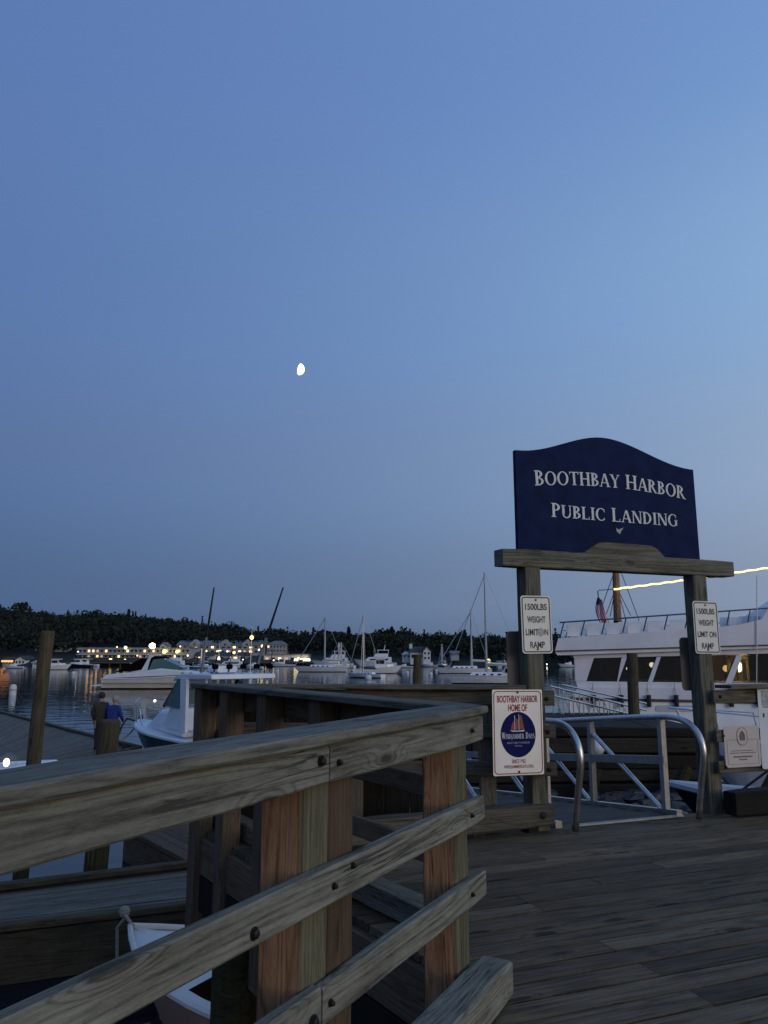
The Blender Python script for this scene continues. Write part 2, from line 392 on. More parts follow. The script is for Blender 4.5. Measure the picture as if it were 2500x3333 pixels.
skytree(420, 1985, 430, 11, 2.6, 'pointed conifer on the skyline above the long lit hotel', True)
skytree(1275, 2042, 330, 12, 3.0, 'pointed conifer on the skyline beside the sloop mast', True)
skytree(1135, 2042, 340, 11, 2.6, 'narrow spruce on the skyline near the middle of the harbour', True)
skytree(1320, 2038, 330, 12, 4.6, 'domed tree on the skyline above the white shore house')
skytree(1258, 2042, 335, 12, 4.2, 'rounded dark tree on the skyline above the ketch')
skytree(1500, 2052, 330, 11, 3.2, 'small peaked tree on the skyline beside the tall mast')

# ------------------------------------------------------------------ far shore: buildings
def bld(name, label, u0, u1, vtop, vbase, d, depth=10, roof='gable_x', roofh=.35, wallm=WALLW, roofm=ROOFD, rows=2, cols=6, lit=(), group=None, balcony=False, chimney=None, winm=GLASSD, gables=(), cat='house'):
    a = at(u0, vbase, d); c = at(u1, vbase, d); top = at(u0, vtop, d)
    W = c.x - a.x; H = top.z - a.z
    o = thing(name, label, cat, (a.x, d, a.z), 0, group)
    hw = H * (1 - roofh)
    box('wall', (0, 0, -1.5), (W, depth, hw), wallm, o)
    if roof == 'gable_x':
        MB().poly([(-.4, -.5, hw + .004), (W + .4, -.5, hw + .004), (W + .4, depth + .5, hw + .004), (-.4, depth + .5, hw + .004), (-.4, depth / 2, H), (W + .4, depth / 2, H)],
                  [(0, 1, 5, 4), (2, 3, 4, 5), (0, 4, 3), (1, 2, 5), (3, 2, 1, 0)]).build('roof', roofm, o)
    elif roof == 'gable_y':
        rf = MB().poly([(-.4, -.5, hw), (W / 2, -.5, H), (W + .4, -.5, hw), (-.4, depth, hw), (W / 2, depth, H), (W + .4, depth, hw),
                   (-.4, -.5, hw - .2), (W / 2, -.5, H - .25), (W + .4, -.5, hw - .2), (-.4, depth, hw - .2), (W / 2, depth, H - .25), (W + .4, depth, hw - .2)],
                  [(0, 3, 4, 1), (1, 4, 5, 2), (6, 7, 10, 9), (7, 8, 11, 10), (0, 1, 7, 6), (1, 2, 8, 7), (3, 9, 10, 4), (4, 10, 11, 5)]).build('roof', roofm, o)
        MB().prism([(0, hw - .22), (W, hw - .22), (W / 2, H - .3)], .003, depth - .1).build('gable', wallm, o)
    elif roof == 'hip':
        k = min(W * .3, depth / 2)
        MB().poly([(-.4, -.4, hw), (W + .4, -.4, hw), (W + .4, depth, hw), (-.4, depth, hw), (k, depth / 2, H), (W - k, depth / 2, H)],
                  [(0, 1, 5, 4), (2, 3, 4, 5), (0, 4, 3), (1, 2, 5), (3, 2, 1, 0)]).build('roof', roofm, o)
    else: box('roof', (-.3, -.4, hw), (W + .3, depth + .3, hw + .35), roofm, o)
    for r_ in range(rows):
        for k in range(cols):
            x0 = W * (k + .25) / cols; x1 = W * (k + .75) / cols; z0 = hw * (r_ + .28) / rows; z1 = hw * (r_ + .75) / rows
            wm = winm
            if (r_, k) in lit: wm = lit[(r_, k)] if isinstance(lit, dict) else WINLIT
            wn_ = box('window', (x0 - .08, -.06, z0 - .08), (x1 + .08, .02, z1 + .08), wallm, o)
            box('pane', (x0, -.075, z0), (x1, -.05, z1), wm, wn_)
    if balcony:
        for r_ in range(1, rows + 1):
            box('balcony', (-.2, -1.5, hw * r_ / rows - .30), (W + .2, -.001, hw * r_ / rows - .12), CONC, o)
            MB().box((-.2, -1.5, hw * r_ / rows + .55), (W + .2, -1.42, hw * r_ / rows + .65)).build('balcony_rail', WALLG, o) if r_ < rows else None
    for gx, gw in gables:
        gx *= W; b_ = MB(); b_.prism([(gx - gw / 2, hw - .6), (gx + gw / 2, hw - .6), (gx + gw / 2, hw + .5), (gx, H + .3), (gx - gw / 2, hw + .5)], -.4, depth * .45); b_.build('dormer', wallm, o)
        box('dormer_window', (gx - .35, -.45, hw - .2), (gx + .35, -.38, hw + .6), winm, o)
    if chimney is not None:
        cx = chimney * W; box('chimney', (cx - .5, depth * .3, hw - .5), (cx + .5, depth * .3 + 1, H + .9), wallm, o)
    return o
def warm(pairs): return {p: (WINLIT if (p[0] + p[1]) % 3 else WINDIM) for p in pairs}
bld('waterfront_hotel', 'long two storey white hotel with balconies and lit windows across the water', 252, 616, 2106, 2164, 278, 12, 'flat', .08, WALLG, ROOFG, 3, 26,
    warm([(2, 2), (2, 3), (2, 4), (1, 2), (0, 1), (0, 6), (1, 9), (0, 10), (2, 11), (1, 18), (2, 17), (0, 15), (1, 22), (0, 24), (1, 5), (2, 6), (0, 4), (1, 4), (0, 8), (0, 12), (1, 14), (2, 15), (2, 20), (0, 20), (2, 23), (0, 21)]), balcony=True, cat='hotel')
bld('gabled_inn', 'grey shingled inn with steep dormers above the lit pier', 575, 860, 2084, 2128, 302, 12, 'gable_x', .36, WALLG, ROOFG, 2, 16, warm([(0, 3), (1, 6), (0, 7), (0, 11), (0, 12), (0, 13), (1, 13), (1, 10), (0, 9)]), gables=((.2, 4), (.55, 4.6), (.8, 4)), cat='inn')
bld('inn_wing', 'wing of the inn with open porches right of the pier lights', 868, 930, 2085, 2124, 304, 10, 'hip', .34, WALLG, ROOFG, 2, 6, warm([(1, 0)]), cat='inn')
bld('boat_shop', 'dark low building behind the tent awning on the far pier', 616, 800, 2122, 2164, 284, 8, 'gable_x', .3, WALLG, ROOFD, 2, 8, warm([(0, 0), (0, 2), (0, 3), (1, 1), (0, 5), (1, 6), (0, 7)]), cat='shop')
bld('pier_restaurant', 'long low pale restaurant with a bright lit awning on the far pier', 858, 1003, 2127, 2164, 280, 8, 'flat', .14, WALLW, ROOFG, 1, 7, warm([(0, 0), (0, 2), (0, 3), (0, 5), (0, 6)]), cat='restaurant')
bld('shore_house', 'white gabled house with a chimney on the far right shore', 1378, 1402, 2102, 2150, 262, 8, 'gable_y', .34, WALLW, ROOFD, 2, 2)
bld('house_wing', 'long white wing with dark roof beside the gabled shore house', 1336, 1377, 2104, 2148, 264, 7, 'gable_x', .45, WALLW, ROOFD, 1, 3, chimney=.06)
bld('shed', 'small white shed with a peaked roof near the shore house', 1310, 1336, 2121, 2142, 268, 5, 'hip', .45, WALLW, WALLW, 1, 2, cat='shed')
bld('boathouse', 'white gabled boathouse with orange lit porch at the far left shore', 48, 80, 2134, 2164, 268, 9, 'gable_y', .42, WALLW, ROOFD, 1, 3, cat='boathouse')
bld('lit_porch', 'low porch with a glowing orange strip beside the boathouse', 8, 47, 2138, 2164, 269, 6, 'gable_x', .4, WALLG, ROOFD, 1, 4, cat='porch')
bld('hill_house', 'pale house on the slope behind the tall leaning pile', 176, 212, 2088, 2112, 292, 7, 'gable_y', .45, WALLW, ROOFG, 1, 2)
bld('hill_cottage', 'grey cottage on the slope to the left of the tall pile', 112, 138, 2076, 2108, 296, 7, 'gable_y', .45, WALLG, ROOFG, 1, 2)
bld('shore_cottage', 'faint grey cottage among the trees right of the white house', 1468, 1494, 2118, 2136, 280, 6, 'gable_x', .4, WALLG, ROOFG, 1, 3)
bld('dock_hut', 'tiny white hut on the shore beside the bright right hand lamp', 1622, 1634, 2150, 2163, 262, 4, 'gable_x', .35, WALLW, ROOFG, 1, 1, cat='hut')
bld('point_house', 'pale cottage on the point partly behind the sign post', 1640, 1668, 2126, 2146, 280, 6, 'gable_x', .4, WALLW, ROOFG, 1, 2)
bld('float_shed', 'small white shed standing at the water left of the tall pile', 106, 126, 2150, 2166, 262, 4, 'gable_y', .4, WALLW, WALLW, 1, 1, cat='shed')
bld('hill_roof_house', 'white peaked cottage just right of the flood lamp', 521, 541, 2090, 2112, 292, 6, 'gable_y', .5, WALLW, ROOFG, 1, 1)
# far pier and shore wall
p0 = onz(120, 2171, WZ); p1 = onz(1010, 2171, WZ)
o = thing('far_pier', 'long low timber pier in front of the far hotels', 'pier', (0, 0, 0))
box('pier_deck', (p0.x, 262, WZ + 1.0), (p1.x, 277, WZ + 1.3), W_OLD, o)
for k in range(26):
    MB().tube([(p0.x + 3.6 * k, 262.5, WZ - .5), (p0.x + 3.6 * k, 262.5, WZ + 1.25)], .2, 6).build('pile', W_PILE, o)
# lit awning, tent, cupola
q = at(985, 2148, 278); o = thing('lit_awning', 'bright yellow lit awning in front of the pier restaurant', 'awning', (q.x, 277, q.z))
MB().prism([(-2.9, -.6), (2.9, -.6), (2.6, .5), (-2.6, .5)], -1.5, 1).build('canopy', AWNLIT, o)
for k in (-2.5, 0, 2.5): MB().tube([(k, -1.2, -2.6), (k, -1.2, -.5)], .08, 6).build('pole', WALLW, o)
a = at(612, 2155, 279); c = at(706, 2134, 279)
o = thing('tent_awning', 'sloping pale tent awning lit from below on the far pier', 'tent', (a.x, 278, a.z))
MB().poly([(5, 0, .2), (c.x - a.x, 0, 2.6), (c.x - a.x, 6, 2.9), (5, 6, .4), (5, 0, -.5), (c.x - a.x, 0, -.2), (c.x - a.x, 6, -.2), (5, 6, -.5)], [(0, 1, 2, 3), (4, 5, 1, 0), (3, 2, 6, 7), (1, 5, 6, 2), (0, 3, 7, 4), (7, 6, 5, 4)]).build('canopy', paint('pale_tent_cloth', (.4, .38, .33), .8), o)
MB().tube([(0, -.3, .1), (5.2, -.3, .1)], .42, 8).build('light_strip', glow('strip_glow', (1, .60, .26), 5), o)
for k in (5.2, 8, 10): MB().tube([(k, .1, -2), (k, .1, .1)], .08, 6).build('pole', WALLW, o)
q = at(712, 2160, 277); o = thing('lantern_tower', 'small lit lantern tower with a cross shaped finial on the far pier', 'lantern', (q.x, 277, q.z))
MB().tube([(0, 0, -1.5), (0, 0, .3)], .5, 8).build('base', WALLW, o)
MB().ball((0, 0, 1.45), 1.0, 10, 8, sc3=(.42, .42, 1.0)).build('lantern', LAMPC, o)
MB().tube([(0, 0, 2.4), (0, 0, 6.4)], .1, 6).build('mast', WALLW, o); box('crossbar', (-.7, -.06, 4.4), (.7, .06, 4.7), AWNLIT, o)
# lamps across the water
def lamp(u, v, d, r, mat, label, pole=None, group='lamps across the water'):
    p = at(u, v, d); o = thing('harbour_lamp', label, 'lamp', (p.x, d, p.z - (pole or 0)), group=group)
    MB().ball((0, 0, pole or 0), r, 8, 6).build('bulb', mat, o)
    MB().tube([(0, .05, 0 if pole else -r - .6), (0, .05, (pole or 0) - r * .6)], .06, 5).build('pole', STEEL, o)
p = at(496, 2102, 270); o = thing('flood_lamp', 'glaring flood lamp on a pole above the long hotel', 'lamp', (p.x, 270, p.z - 6))
MB().ball((0, 0, 6), .95, 12, 8, sc3=(1.15, .8, 1)).build('bulb', FLOODM, o); MB().tube([(0, .3, 0), (0, .3, 6)], .12, 6).build('pole', STEEL, o)
for i, (u, v, r, mt, lb) in enumerate([
    (254, 2121, .30, LAMPC, 'white lamp at the left end of the long hotel'), (381, 2106, .38, LAMPW, 'warm lamp on the hotel roof, left of a pair'), (409, 2108, .46, LAMPC, 'bright white lamp on the hotel roof, right of a pair'),
    (360, 2150, .66, LAMPY, 'fat yellow lamp on the hotel ground floor above the cruiser'), (407, 2150, .48, LAMPY, 'yellow ground floor lamp just left of the cruiser canopy'), (447, 2134, .38, LAMPW, 'warm lamp on the hotel middle balcony'),
    (535, 2121, .60, LAMPY, 'wide yellow lamp on the hotel top floor'), (577, 2121, .52, LAMPY, 'yellow lamp at the right end of the hotel top floor'), (538, 2149, .44, LAMPW, 'warm lamp on the hotel ground floor right of the cruiser arch'),
    (587, 2104, .40, LAMPW, 'orange lamp below the left gable of the inn'), (611, 2134, .38, LAMPC, 'white lamp above the left end of the light strip'), (598, 2159, .36, LAMPC, 'white lamp low at the pier left of the light strip'),
    (672, 2119, .42, LAMPY, 'yellow lamp left of the lantern tower'), (740, 2120, .40, LAMPC, 'white lamp right of the lantern tower'), (762, 2124, .44, LAMPW, 'warm lamp below the inn dormer'), (763, 2158, .50, LAMPC, 'bright white lamp on the pier below the inn'),
    (751, 2140, .26, LAMPC, 'faint white lamp between inn and pier'), (817, 2114, .34, LAMPW, 'warm porch lamp of the inn, first of three in a row'), (843, 2115, .42, LAMPC, 'white porch lamp of the inn, second of three in a row'), (857, 2115, .30, LAMPC, 'small porch lamp of the inn, last of three in a row'),
    (854, 2103, .44, LAMPY, 'yellow lamp high on the inn beside the outrigger'), (886, 2159, .46, LAMPC, 'white lamp on the pier left of the restaurant'), (891, 2149, .40, LAMPW, 'warm lamp under the restaurant eave'), (914, 2149, .26, LAMPC, 'small white lamp under the restaurant eave'),
    (791, 2147, .26, LAMPC, 'small white lamp in front of the inn pier'), (1101, 2172, .36, LAMPC, 'white anchor lamp low beside the moored sloop'), (1099, 2161, .55, LAMPY, 'double yellow lamp above the moored sloop'),
    (1169, 2161, .34, LAMPC, 'white lamp in the middle of the harbour beside the bare mast'), (1590, 2151, .58, LAMPY, 'bright yellow lamp behind the tallest mast'), (1780, 2162, .30, LAMPC, 'tiny white lamp right of the left sign post'),
    (667, 2156, .34, LAMPW, 'warm lamp at the right end of the light strip'), (655, 2155, .34, LAMPW, 'warm lamp second from the right end of the light strip')]):
    lamp(u, v, 273 if v > 2140 else 276, r * (1.15 if r > .43 else .72), mt, lb)
p = at(25, 2152, 266); box('orange_light_strip', (p.x - 1.9, 265.5, p.z - .3), (p.x + 1.9, 265.8, p.z + .3), LAMPO)
tag(bpy.data.objects['orange_light_strip'], 'glowing orange strip light on the far left porch', 'light')
p = at(818, 2095, 150); mq = onz(818, 2185, WZ)
o = thing('lit_flagpole', 'white pole with a yellow lamp standing above the fishing boat roof', 'pole', (at(815, 2160, 200).x, 200, WZ))
MB().tube([(0, 0, 0), (.15, 0, at(817, 2040, 200).z - WZ)], [.16, .08], 8).build('pole', MASTW, o); MB().ball((.2, -.3, at(817, 2075, 200).z - WZ), .5, 10, 8).build('bulb', LAMPY, o)

# ------------------------------------------------------------------ boats
def hull_mesh(L_, B, ff, fa, drop=.35, flare=.72, nx=14, stripe=.12, fine=2.2, chine=True):
    """bow towards +x; z = 0 waterline. materials 0 topsides 1 boot stripe"""
    mb = MB(); secs = []
    for i in range(nx + 1):
        s = i / nx
        k = max(0, (s - .42) / .58)
        bs = B / 2 * (1 - k ** fine) * (1 - .08 * max(0, (.25 - s)) / .25)
        bw = B / 2 * flare ** .5 * (1 - k ** (fine * .62)) * .94
        sh = fa + (ff - fa) * s ** 1.7
        rake = max(0, k) ** 3
        xs_, xw = L_ * s, L_ * s - rake * ff * .75
        secs.append([(xw - .05 * rake, 0, -drop * (1 - .5 * rake)), (xw, bw * .75, -.12), (xw, bw, stripe), (xs_ * .55 + xw * .45, bw * .45 + bs * .55, sh * .55), (xs_, bs, sh)])
    m_ = 5
    pts = [p for sct in secs for p in sct] + [(p[0], -p[1], p[2]) for sct in secs for p in sct]
    o2 = len(secs) * m_
    for i in range(nx):
        for j in range(m_ - 1):
            mi = 1 if j < 2 else 0
            mb_f = (i * m_ + j, (i + 1) * m_ + j, (i + 1) * m_ + j + 1, i * m_ + j + 1)
            mb.f.append(list(mb_f)); mb.m.append(mi)
            mb.f.append([o2 + x for x in reversed(mb_f)]); mb.m.append(mi)
    mb.f.append([0, 1, 2, 3, 4, o2 + 4, o2 + 3, o2 + 2, o2 + 1]); mb.m.append(0)
    mb.v = [tuple(p) for p in pts]
    sheer = [s_[4] for s_ in secs]
    return mb, sheer
def deckmesh(sheer, camber=.05, inset=0, dz=-.03):
    mb = MB(); n_ = len(sheer)
    pts = []
    for x, y, z in sheer:
        yy = max(0, y - inset); pts += [(x, -yy, z + dz), (x, 0, z + dz + camber), (x, yy, z + dz)]
    mb.poly(pts, [(3 * i + j, 3 * i + 3 + j, 3 * i + 4 + j, 3 * i + 1 + j) for i in range(n_ - 1) for j in (0, 1)]); return mb
def rubrail(sheer, r):
    mb = MB()
    for s in (-1, 1): mb.tube([(x, y * s, z) for x, y, z in sheer], r, 6)
    return mb
def cabin(mb, x0, x1, b0, b1, z0, z1, rf=.3, rb=.1, mi=0, tum=.85):
    """tapered house: x0 aft, x1 forward"""
    pts = [(x0, -b0, z0), (x1, -b1, z0), (x1, b1, z0), (x0, b0, z0), (x0 + rb, -b0 * tum, z1), (x1 - rf, -b1 * tum, z1), (x1 - rf, b1 * tum, z1), (x0 + rb, b0 * tum, z1)]
    mb.poly(pts, [(0, 1, 5, 4), (1, 2, 6, 5), (2, 3, 7, 6), (3, 0, 4, 7), (4, 5, 6, 7), (3, 2, 1, 0)], mi)
def boat_base(name, label, cat, loc, rz, L_, B, ff, fa, hm=GEL, sm=HULLNAVY, dm=GEL, rub=None, group=None, **kw):
    o = thing(name, label, cat, loc, rz, group)
    mb, sheer = hull_mesh(L_, B, ff, fa, **kw); mb.build('hull', [hm, sm], o, smooth=False)
    deckmesh(sheer).build('deck', dm, o)
    rubrail(sheer, rub or max(.03, L_ * .004)).build('rub_rail', dm if rub else GELG, o)
    return o, sheer
def sailboat(u, vw, label, length, mast_v, heading=0, mizzen=None, hm=GEL, cov=None, lean=None, dodger=False, mast_s=.55):
    p = onz(u, vw, WZ); d = p.y
    o, sh = boat_base('sailboat', label, 'sailboat', (p.x, p.y, WZ), heading, length, length * .29, length * .11, length * .085, hm, group='sailboats moored in the harbour')
    mtop = at(u, mast_v, d).z - WZ
    b_ = MB(); cabin(b_, length * .25, length * .72, length * .09, length * .05, length * .085, length * .135, length * .05); b_.build('cabin', GEL, o)
    for k in range(4):
        xx = length * (.34 + .09 * k)
        for s in (-1, 1): box('porthole', (xx, s * length * .088 - .02, length * .1), (xx + length * .035, s * length * .088 + .02, length * .118), GLASSD, o)
    mxp = length * mast_s
    MB().tube([(mxp, 0, length * .1), (mxp, 0, mtop)], [max(.12, d * .0014), max(.08, d * .0009)], 6).build('mast', MASTW, o)
    MB().tube([(mxp, 0, length * .22), (mxp - length * .36, 0, length * .21)], max(.08, d * .0006), 6).build('boom', cov or MASTW, o)
    MB().tube([(mxp, 0, length * .24), (mxp - length * .34, 0, length * .225)], max(.13, d * .0009), 6).build('furled_sail', cov or GELW, o)
    st = MB(); rr = max(.02, d * .00020)
    st.tube([(length * .98, 0, length * .12), (mxp, 0, mtop * .97)], rr * 2.2, 4); st.build('forestay', MASTW, o)
    st = MB(); st.tube([(.1, 0, length * .1), (mxp, 0, mtop)], rr, 4); st.build('backstay', MASTW, o)
    for s in (-1, 1): MB().tube([(mxp, s * length * .13, length * .1), (mxp, s * length * .05, mtop * .55), (mxp, 0, mtop * .95)], rr, 4).build('shroud', MASTW, o)
    box('spreader', (mxp - .05, -length * .05, mtop * .55), (mxp + .05, length * .05, mtop * .55 + .08), MASTW, o)
    if mizzen:
        mz = at(u, mizzen, d).z - WZ; MB().tube([(length * .16, 0, length * .1), (length * .16, 0, mz)], max(.06, d * .0005), 6).build('mizzen_mast', MASTW, o)
    if dodger:
        b_ = MB(); cabin(b_, length * .10, length * .33, length * .11, length * .09, length * .105, length * .215, length * .08, .1); b_.build('dodger', GELW, o)
        for s in (-1, 1): box('dodger_window', (length * .14, s * length * .106 - .04, length * .13), (length * .22, s * length * .106 + .04, length * .185), BLACKC, o); box('dodger_window', (length * .24, s * length * .099 - .04, length * .13), (length * .29, s * length * .099 + .04, length * .18), BLACKC, o)
    return o
def motorboat(u, vw, label, length, heading=0, kind='lobster', hm=GEL, group='motorboats moored in the harbour'):
    p = onz(u, vw, WZ)
    o, sh = boat_base('motorboat', label, 'boat', (p.x, p.y, WZ), heading, length, length * .32, length * .17, length * .09, hm, group=group)
    b_ = MB(); h0 = length * .10
    if kind == 'lobster':
        cabin(b_, length * .42, length * .66, length * .12, length * .11, h0, length * .30, length * .03); b_.build('wheelhouse', GEL, o)
        b_ = MB(); cabin(b_, length * .66, length * .86, length * .11, length * .05, h0, length * .19, length * .05); b_.build('trunk_cabin', GEL, o)
        box('roof', (length * .28, -length * .13, length * .301), (length * .69, length * .13, length * .32), GEL, o)
        box('windscreen', (length * .655, -length * .095, length * .215), (length * .664, length * .095, length * .28), GLASSD, o)
        for s in (-1, 1): box('side_window', (length * .45, s * length * .112 - .03, length * .2), (length * .62, s * length * .112 + .03, length * .275), GLASSD, o)
        MB().tube([(length * .4, 0, length * .31), (length * .4, 0, length * .52)], length * .006, 5).build('mast', MASTW, o)
    elif kind == 'yacht':
        cabin(b_, length * .12, length * .78, length * .13, length * .08, h0, length * .22, length * .12); b_.build('saloon', GEL, o)
        b_ = MB(); cabin(b_, length * .2, length * .55, length * .11, length * .09, length * .221, length * .30, length * .06); b_.build('flybridge', GEL, o)
        for s in (-1, 1): box('side_window', (length * .2, s * length * .118 - .05, length * .15), (length * .62, s * length * .112 + .05, length * .195), GLASSD, o)
        box('hardtop', (length * .18, -length * .1, length * .37), (length * .46, length * .1, length * .385), GEL, o)
        for xx in (.2, .44):
            for s in (-1, 1): MB().tube([(length * xx, s * length * .09, length * .29), (length * xx, s * length * .09, length * .372)], length * .006, 5).build('support', GEL, o)
        MB().tube([(length * .3, 0, length * .38), (length * .27, 0, length * .5)], length * .008, 5).build('radar_mast', GEL, o)
    else:
        box('console', (length * .4, -length * .06, h0), (length * .5, length * .06, length * .24), GEL, o)
        b_ = MB(); cabin(b_, length * .45, length * .75, length * .11, length * .07, h0, length * .2, length * .12); b_.build('cuddy', GEL, o)
        b_ = MB(); b_.tube([(-.1, 0, length * .02), (-.12, 0, length * .14)], length * .03, 8); b_.ball((-.14, 0, length * .16), length * .04, 8, 6, sc3=(1.3, .8, 1)); b_.build('outboard', RUBBER, o)
    return o
PI = math.pi
sailboat(1128, 2187, 'white sloop lying broadside beside the yellow double lamp', 11.5, 2007, PI, mast_s=.42)
sailboat(1247, 2207, 'white sloop with teal sail cover near the far pile', 6.6, 1995, PI - .5, cov=TEAL)
sailboat(1456, 2173, 'small dark hulled sailboat with a bare mast beyond the far pile', 8, 2095, PI / 2 + .3, hm=HULLNAVY)
sailboat(1570, 2192, 'white motorsailer with long sloping stay right of the far pile', 11, 1985, PI + .1, mast_s=.34)
sailboat(1478, 2225, 'nearest white sloop with canvas dodger and the tallest mast', 10.5, 1862, 0.0, dodger=True, mast_s=.50).rotation_euler = (0, 0, PI)
bpy.data.objects['sailboat.004'].location.x += 9.4; bpy.data.objects['sailboat.003'].location.x += 1.6
sailboat(1052, 2176, 'distant sailboat with a short bare mast left of the sloop', 8, 2092, .3)
sailboat(1155, 2174, 'distant sailboat with a plain mast right of the motor yacht', 8, 2090, 2.8)
sailboat(690, 2174, 'distant sailboat whose thin mast rises above the inn roof', 8, 2110, 2.6)
motorboat(222, 2180, 'white lobster boat with high bow just right of the tall pile', 8.5, .15, 'lobster').rotation_euler = (0, 0, .1)
bpy.data.objects['motorboat'].location.x -= 8
motorboat(1312, 2192, 'white lobster boat with a dark wheelhouse opening beyond the far pile', 9.5, 0.0, 'lobster'); bpy.data.objects['motorboat.001'].location.x -= 9.6
motorboat(1150, 2172, 'white motor yacht with raised bridge in mid harbour', 13, PI, 'yacht')
motorboat(1292, 2170, 'large pale motor yacht behind the teal covered sloop', 14, PI, 'yacht')
motorboat(1432, 2171, 'low white runabout right of the far pile', 6, PI - .3, 'runabout')
motorboat(1345, 2174, 'small white boat with a dark stern beside the far pile', 5, PI, 'runabout')
motorboat(320, 2170, 'white boat at the pier below the long hotel', 8, PI, 'lobster')
motorboat(300, 2172, 'dark hulled boat under the yellow awning by the hotel', 8, PI, 'lobster', HULLNAVY)
motorboat(612, 2176, 'white cabin cruiser at the pier below the light strip', 10, PI, 'yacht')
motorboat(520, 2174, 'white boat half hidden behind the cruiser windscreen', 9, PI, 'yacht')
motorboat(960, 2170, 'white boat berthed in front of the pier restaurant', 8, PI, 'lobster')
motorboat(800, 2176, 'white boat berthed below the porch lamps', 9, PI, 'yacht')
motorboat(860, 2178, 'small boat moored left of the restaurant', 7, PI - .4, 'runabout')
motorboat(1015, 2168, 'white boat stacked at the right end of the restaurant pier', 7, PI, 'lobster')
motorboat(1440, 2158, 'white boat hauled up below the shore house', 6, PI, 'runabout')
motorboat(1740, 2172, 'low white launch seen just beside the left sign post', 6, PI, 'runabout')
motorboat(1890, 2172, 'low white launch at the far right under the ferry stern', 7, PI, 'runabout')
motorboat(80, 2176, 'small white boat in front of the boathouse', 6, PI, 'runabout')
# mooring buoys
def buoy(u, v, r, label, kind='ball'):
    p = onz(u, v, WZ); o = thing('mooring_buoy', label, 'buoy', (p.x, p.y, WZ), group='white mooring buoys')
    b_ = MB()
    if kind == 'can':
        b_.tube([(0, 0, -.3), (0, 0, .0), (0, 0, r * 2.2), (0, 0, r * 3.0), (0, 0, r * 3.2)], [r * .8, r, r, r * .75, r * .2], 14); b_.build('float', BUOYW, o, smooth=True)
        MB().tube([(0, 0, r * 1.45), (0, 0, r * 1.65)], r * 1.02, 14).build('band', LOGOBLUE, o)
    else:
        b_.ball((0, 0, r * .5), r, 10, 8); b_.build('float', BUOYW, o, smooth=True)
    MB().tube([(0, 0, r * 1.4 if kind != 'can' else r * 3.1), (0, 0, r * 1.8 if kind != 'can' else r * 3.5)], r * .15, 6).build('ring', STEEL, o)
buoy(41, 2263, .30, 'white can buoy with a blue band left of the tall pile', 'can')
buoy(239, 2196, .42, 'white ball buoy between the tall pile and the cruiser')
buoy(1150, 2186, .36, 'white ball buoy with a stick left of the harbour lamp')
buoy(1165, 2202, .42, 'white ball buoy under the harbour lamp reflection')
buoy(1199, 2212, .5, 'large white ball buoy at the bow of the teal covered sloop')
buoy(1326, 2193, .36, 'white ball buoy left of the far pile')
buoy(1402, 2198, .38, 'white ball buoy right of the far pile, the lower of two')
buoy(1420, 2186, .34, 'white ball buoy right of the far pile, the upper of two')
# express cruiser
CP = onz(345, 2241, WZ)
o, sh = boat_base('express_cruiser', 'long white express cruiser with black canvas top and raked arch', 'cruiser', (CP.x, CP.y, WZ), 0.0, 11.6, 3.7, 1.55, 1.05, GELW, HULLNAVY, GEL, rub=.06, fine=2.6)
box('swim_platform', (-1.1, -1.5, .28), (.1, 1.5, .42), GEL, o, .03)
MB().box((.1, -1.86, .62), (11.0, -1.80, .74)).build('side_stripe', GELG, o)
b_ = MB(); b_.prism([(.0, 1.0), (.5, 1.5), (4.2, 1.85), (6.2, 2.15), (8.6, 1.92), (11.2, 1.55), (10.6, 1.45), (0, .98)], -1.62, 1.62); bevel(b_.build('superstructure', GEL, o), .12, 3)
for s in (-1, 1):
    MB().prism([(3.0, 1.75), (4.2, 2.0), (4.9, 3.35), (5.35, 3.5), (5.35, 3.35), (5.1, 3.2), (4.75, 1.9)], s * 1.55 - .06, s * 1.55 + .06).build('radar_arch_leg', GEL, o)
box('radar_arch', (4.86, -1.55, 3.36), (5.36, 1.55, 3.52), GEL, o, .03)
MB().prism([(1.3, 1.72), (4.0, 1.95), (4.75, 3.3), (5.6, 3.45), (6.2, 3.32), (6.3, 3.2), (5.0, 3.1), (4.8, 3.25), (3.9, 3.1)], -1.45, 1.45).build('canvas_top', BLACKC, o)
for s in (-1, 1):
    MB().prism([(4.95, 2.02), (5.35, 3.05), (6.3, 3.18), (7.0, 2.9), (8.4, 2.1), (7.6, 2.05)], s * 1.5 - .03, s * 1.5 + .03).build('windscreen_side', GLASSB, o)
MB().poly([(6.5, -1.45, 3.1), (6.5, 1.45, 3.1), (8.5, 1.2, 2.12), (8.5, -1.2, 2.12), (6.55, -1.45, 3.1), (6.55, 1.45, 3.1), (8.55, 1.2, 2.12), (8.55, -1.2, 2.12)], [(0, 1, 2, 3), (7, 6, 5, 4)]).build('windscreen', GLASSB, o)
for xx in (8.4, 9.3): box('porthole', (xx, -1.66, 1.62), (xx + .3, -1.58, 1.70), GLASSD, o)
bs = MB()
for s in (-1, 1): bs.tube([(7.6, s * 1.5, 1.75), (8.2, s * 1.5, 2.35), (10.6, s * .9, 2.3), (11.7, s * .1, 2.2)], .025, 6)
bs.build('bow_rail', CHROME, o)

# ------------------------------------------------------------------ sport fishing boat (bow left)
BP = Vector((-8.75, 28.4, WZ)); ax = R(133)
o = thing('fishing_boat', 'white sport fishing boat with hardtop, rod holders and two tall outriggers', 'boat', (BP.x, BP.y, WZ), ax)
Lb = 8.6
